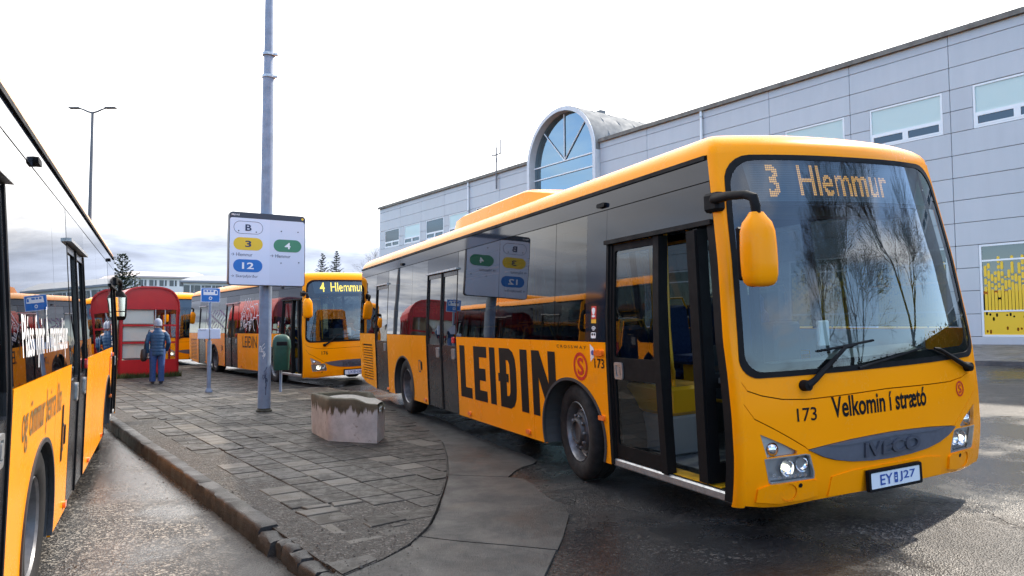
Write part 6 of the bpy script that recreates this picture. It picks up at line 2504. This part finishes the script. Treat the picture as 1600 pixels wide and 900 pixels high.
def hand_geo(mb, c, d, side):
    """palm and five bent fingers hanging from wrist c in direction d"""
    c, d = Vector(c), Vector(d).normalized()
    fw = Vector((0, 1, 0))
    mb.tube([c, c + d * .05, c + d * .09], [.026, .036, .032], 8)
    for k, L in enumerate((.062, .075, .07, .055)):
        o = c + d * .085 + fw * (.027 - .018 * k)
        mb.tube([o, o + d * L * .55 + Vector((-side * .008, 0, 0)), o + d * L + Vector((-side * .028, 0, 0))], [.0095, .009, .007], 6)
    o = c + d * .035 + fw * .034
    mb.tube([o, o + d * .03 + fw * .022, o + d * .06 + fw * .022 + Vector((-side * .01, 0, 0))], [.011, .010, .008], 6)


def standing_person(loc, rz):
    """seen from behind, looking towards the shelter (local +Y forward)"""
    H = 1.74
    V = [(0, 0, .95), (0, -.01, 1.10), (0, 0, 1.28), (0, .0, 1.43), (0, .01, 1.50), (0, .02, 1.60), (0, .03, 1.70),
         (.10, 0, .90), (.105, .015, .50), (.11, -.01, .08), (.11, .12, .03),
         (-.10, 0, .90), (-.10, .03, .50), (-.095, .05, .08), (-.095, .18, .03),
         (.19, 0, 1.40), (.26, -.02, 1.13), (.235, .12, .93), (.215, .20, .87),
         (-.19, 0, 1.40), (-.25, -.02, 1.13), (-.245, .03, .88), (-.24, .06, .80)]
    E_ = [(0, 1), (1, 2), (2, 3), (3, 4), (4, 5), (5, 6), (0, 7), (7, 8), (8, 9), (9, 10), (0, 11), (11, 12), (12, 13), (13, 14), (3, 15), (15, 16), (16, 17), (17, 18), (3, 19), (19, 20), (20, 21), (21, 22)]
    R0 = [(.13, .10), (.12, .095), (.15, .10), (.11, .08), (.05, .05), (.07, .085), (.06, .07),
          (.075, .08), (.052, .058), (.038, .04), (.03, .025), (.075, .08), (.052, .058), (.038, .04), (.03, .025),
          (.06, .06), (.042, .042), (.032, .032), (.024, .024), (.06, .06), (.042, .042), (.032, .032), (.024, .024)]
    me = skin_mesh(V, E_, R0, 0, 2)
    me.materials.append(M['skin'])
    body = bpy.data.objects.new('person', me)
    COL.objects.link(body)
    body.location = loc
    body.rotation_euler = (0, 0, rz)
    tag(body, 'person in a blue quilted jacket and grey knit hat facing the shelter', 'person')
    # jacket: quilted rings round the trunk, sleeves
    mb = MB()
    def rings(path, n=20):
        vs, fs = [], []
        for (c, rx, ry) in path:
            for k in range(n):
                t = 2 * PI * k / n
                vs.append((c[0] + rx * math.cos(t), c[1] + ry * math.sin(t), c[2]))
        for i in range(len(path) - 1):
            fs += [(i * n + k, i * n + (k + 1) % n, (i + 1) * n + (k + 1) % n, (i + 1) * n + k) for k in range(n)]
        fs += [tuple(range(n))[::-1], tuple(range((len(path) - 1) * n, len(path) * n))]
        mb.add(vs, fs)
    path = []
    prof = [(.78, .19, .145), (.90, .195, .15), (1.05, .185, .145), (1.2, .195, .145), (1.33, .205, .138), (1.42, .165, .115), (1.47, .105, .10), (1.53, .085, .085)]
    for k in range(57):
        z = .78 + .75 * k / 56
        rx = np.interp(z, [p[0] for p in prof], [p[1] for p in prof])
        ry = np.interp(z, [p[0] for p in prof], [p[2] for p in prof])
        q = 1 - .04 * (abs(math.cos(k / 56 * PI * 8.5)) ** 6)
        path.append(((0, 0, z), rx * q, ry * q))
    rings(path)
    def sleeve(pts, r0, r1):
        P, Rr = [], []
        pts = [Vector(p) for p in pts]
        N = 40
        for k in range(N):
            f = k / (N - 1) * (len(pts) - 1)
            i = min(int(f), len(pts) - 2)
            P.append(pts[i].lerp(pts[i + 1], f - i))
            Rr.append((r0 + (r1 - r0) * k / (N - 1)) * (1 - .07 * abs(math.cos(k / N * PI * 7)) ** 6))
        mb.tube(P, Rr, 12)
    sleeve([(.155, 0, 1.40), (.235, -.01, 1.30), (.275, -.02, 1.13), (.255, .09, .99), (.23, .16, .91)], .072, .05)
    sleeve([(-.155, 0, 1.40), (-.225, -.01, 1.30), (-.265, -.02, 1.13), (-.26, .02, .98), (-.245, .05, .85)], .072, .05)
    mb.obj('jacket', M['jacket'], body, 50)
    hd = MB()
    hand_geo(hd, (.222, .18, .90), (-.02, .55, -.6), 1)
    hand_geo(hd, (-.242, .055, .84), (0, .2, -1), -1)
    hd.obj('hands', M['skin'], body, 60)
    tr = MB()
    for x, off in ((.10, 0), (-.10, .03)):
        P = [(x * .85, 0, .95), (x, 0, .80), (x * 1.02, off * .6, .50), (x * 1.05, off, .20), (x * 1.05, off * 1.3, .075)]
        tr.tube(P, [.115, .105, .085, .078, .082], 16)
    tr.obj('trousers', M['jeans'], body, 60)
    for x, y in ((.108, .05), (-.098, .09)):
        so = MB()
        secs = [(-.12, .035, .05), (-.09, .048, .085), (0, .05, .09), (.08, .052, .06), (.14, .045, .04), (.165, .02, .03)]
        n = 12
        vs, fs = [], []
        for (yy, wx, hh) in secs:
            for k in range(n):
                t = 2 * PI * k / n
                vs.append((x + wx * math.cos(t), y + yy, max(0, hh * .5 + hh * .55 * math.sin(t))))
        for i in range(len(secs) - 1):
            fs += [(i * n + k, i * n + (k + 1) % n, (i + 1) * n + (k + 1) % n, (i + 1) * n + k) for k in range(n)]
        fs += [tuple(range(n)), tuple(range((len(secs) - 1) * n, len(secs) * n))[::-1]]
        so.add(vs, fs).obj('shoe', M['shoe'], body, 60)
    ht = MB().lathe([(.094, 1.575), (.104, 1.58), (.107, 1.615), (.104, 1.63), (.106, 1.66), (.10, 1.71), (.082, 1.755), (.05, 1.785), (.012, 1.797), (.001, 1.798)], 22, 'Z', (0, .025, 0))
    ht.obj('knit_hat', M['knit'], body, 60)
    fc = MB()
    fc.tube([(0, .108, 1.635), (0, .128, 1.60), (0, .112, 1.59)], [.010, .015, .010], 8)
    for x in (-.083, .083):
        fc.tube([(x, .02, 1.62), (x * 1.12, .012, 1.60), (x, .02, 1.57)], [.012, .018, .010], 8)
    fc.obj('face_detail', M['skin'], body, 60)
    ey = MB()
    for x in (-.03, .03):
        ey.lathe([(.001, .012), (.010, .008), (.012, 0)], 8, 'Y', (x, .098, 1.625))
    ey.tube([(-.025, .106, 1.555), (0, .112, 1.553), (.025, .106, 1.555)], .005, 6)
    ey.obj('eyes_and_mouth', M['hair'], body, 60)
    return body


pp = standing_person((-9.76, 19.95, PZ + .001), PSI - .12)
bg_ = empty('shoulder_bag', (-9.76, 19.95, PZ), (0, 0, PSI - .12))
tag(bg_, 'dark bag hanging at the left side of the waiting person', 'bag')
vs, fs = [], []
secs = [(.10, .045, .62), (.14, .075, .66), (.145, .085, .78), (.12, .07, .92), (.10, .05, .96)]
n = 16
for (wy, wx, z) in secs:
    for k in range(n):
        t = 2 * PI * k / n
        vs.append((-.335 + wx * math.copysign(abs(math.cos(t)) ** .7, math.cos(t)), .02 + wy * math.copysign(abs(math.sin(t)) ** .7, math.sin(t)), z))
for i in range(len(secs) - 1):
    fs += [(i * n + k, i * n + (k + 1) % n, (i + 1) * n + (k + 1) % n, (i + 1) * n + k) for k in range(n)]
fs += [tuple(range(n))[::-1], tuple(range((len(secs) - 1) * n, len(secs) * n))]
MB().add(vs, fs).obj('pouch', M['bag'], bg_, 50)
MB().tube([(-.33, -.07, .95), (-.30, -.06, 1.2), (-.21, 0, 1.475), (-.27, .08, 1.2), (-.33, .10, .95)], .012, 6).obj('strap', M['bag'], bg_, 60)


def driver(root_loc, r, zoff):
    """seated at the wheel of the second bus (bus-local pose)"""
    V = [(0, 0, .0), (0, -.03, .18), (0, -.02, .36), (0, 0, .48), (0, .02, .56), (0, .04, .66), (0, .05, .76),
         (.09, .10, .0), (.12, .48, .02), (.12, .52, -.40), (.12, .64, -.44), (-.09, .10, .0), (-.12, .48, .02), (-.12, .52, -.40), (-.12, .64, -.44),
         (.19, 0, .44), (.26, .16, .24), (.20, .42, .28), (-.19, 0, .44), (-.26, .16, .24), (-.20, .42, .28)]
    E_ = [(0, 1), (1, 2), (2, 3), (3, 4), (4, 5), (5, 6), (0, 7), (7, 8), (8, 9), (9, 10), (0, 11), (11, 12), (12, 13), (13, 14), (3, 15), (15, 16), (16, 17), (3, 18), (18, 19), (19, 20)]
    R0 = [(.14, .11), (.13, .11), (.16, .11), (.11, .08), (.05, .05), (.07, .085), (.06, .075), .085, .06, .045, .035, .085, .06, .045, .035, .065, .048, .035, .065, .048, .035]
    me = skin_mesh(V, E_, R0, 0, 2)
    me.materials.append(M['skin'])
    b = bpy.data.objects.new('person', me)
    COL.objects.link(b)
    mt = Matrix.Rotation(r, 4, 'Z')
    p = Vector(root_loc) + mt.to_3x3() @ Vector((-.66, -1.52, 0))
    b.location = (p.x, p.y, root_loc[2] + zoff)
    b.rotation_euler = (0, 0, r)
    tag(b, 'driver in a pale blue shirt behind the windscreen of the second bus', 'person')
    mb = MB()
    vs, fs = [], []
    path = [(.0, .17, .13, 0), (.18, .165, .13, -.03), (.36, .195, .135, -.02), (.46, .15, .11, 0), (.50, .07, .07, .01)]
    n = 16
    for (z, rx, ry, y) in path:
        for k in range(n):
            t = 2 * PI * k / n
            vs.append((rx * math.cos(t), y + ry * math.sin(t), z))
    for i in range(len(path) - 1):
        fs += [(i * n + k, i * n + (k + 1) % n, (i + 1) * n + (k + 1) % n, (i + 1) * n + k) for k in range(n)]
    mb.add(vs, fs)
    for sg in (1, -1):
        mb.tube([(sg * .15, 0, .44), (sg * .22, .06, .36), (sg * .265, .17, .24)], [.085, .075, .062], 10)
    mb.obj('shirt', M['shirt'], b, 60)
    MB().lathe([(.098, .69), (.10, .74), (.085, .80), (.05, .835), (.001, .845)], 16, 'Z', (0, .035, 0)).obj('hair', M['hair'], b, 60)
    t2 = MB()
    for sg in (1, -1):
        t2.tube([(sg * .08, .02, .0), (sg * .11, .3, .02), (sg * .12, .50, .02), (sg * .12, .53, -.38)], [.11, .095, .08, .06], 12)
    t2.obj('trousers', M['shoe'], b, 60)
    hd = MB()
    for sg in (1, -1):
        hand_geo(hd, (sg * .205, .40, .275), (-sg * .1, .8, .2), sg)
    hd.obj('hands', M['skin'], b, 60)
    return b


driver((c2.x, c2.y, 0.045), r2, .95)
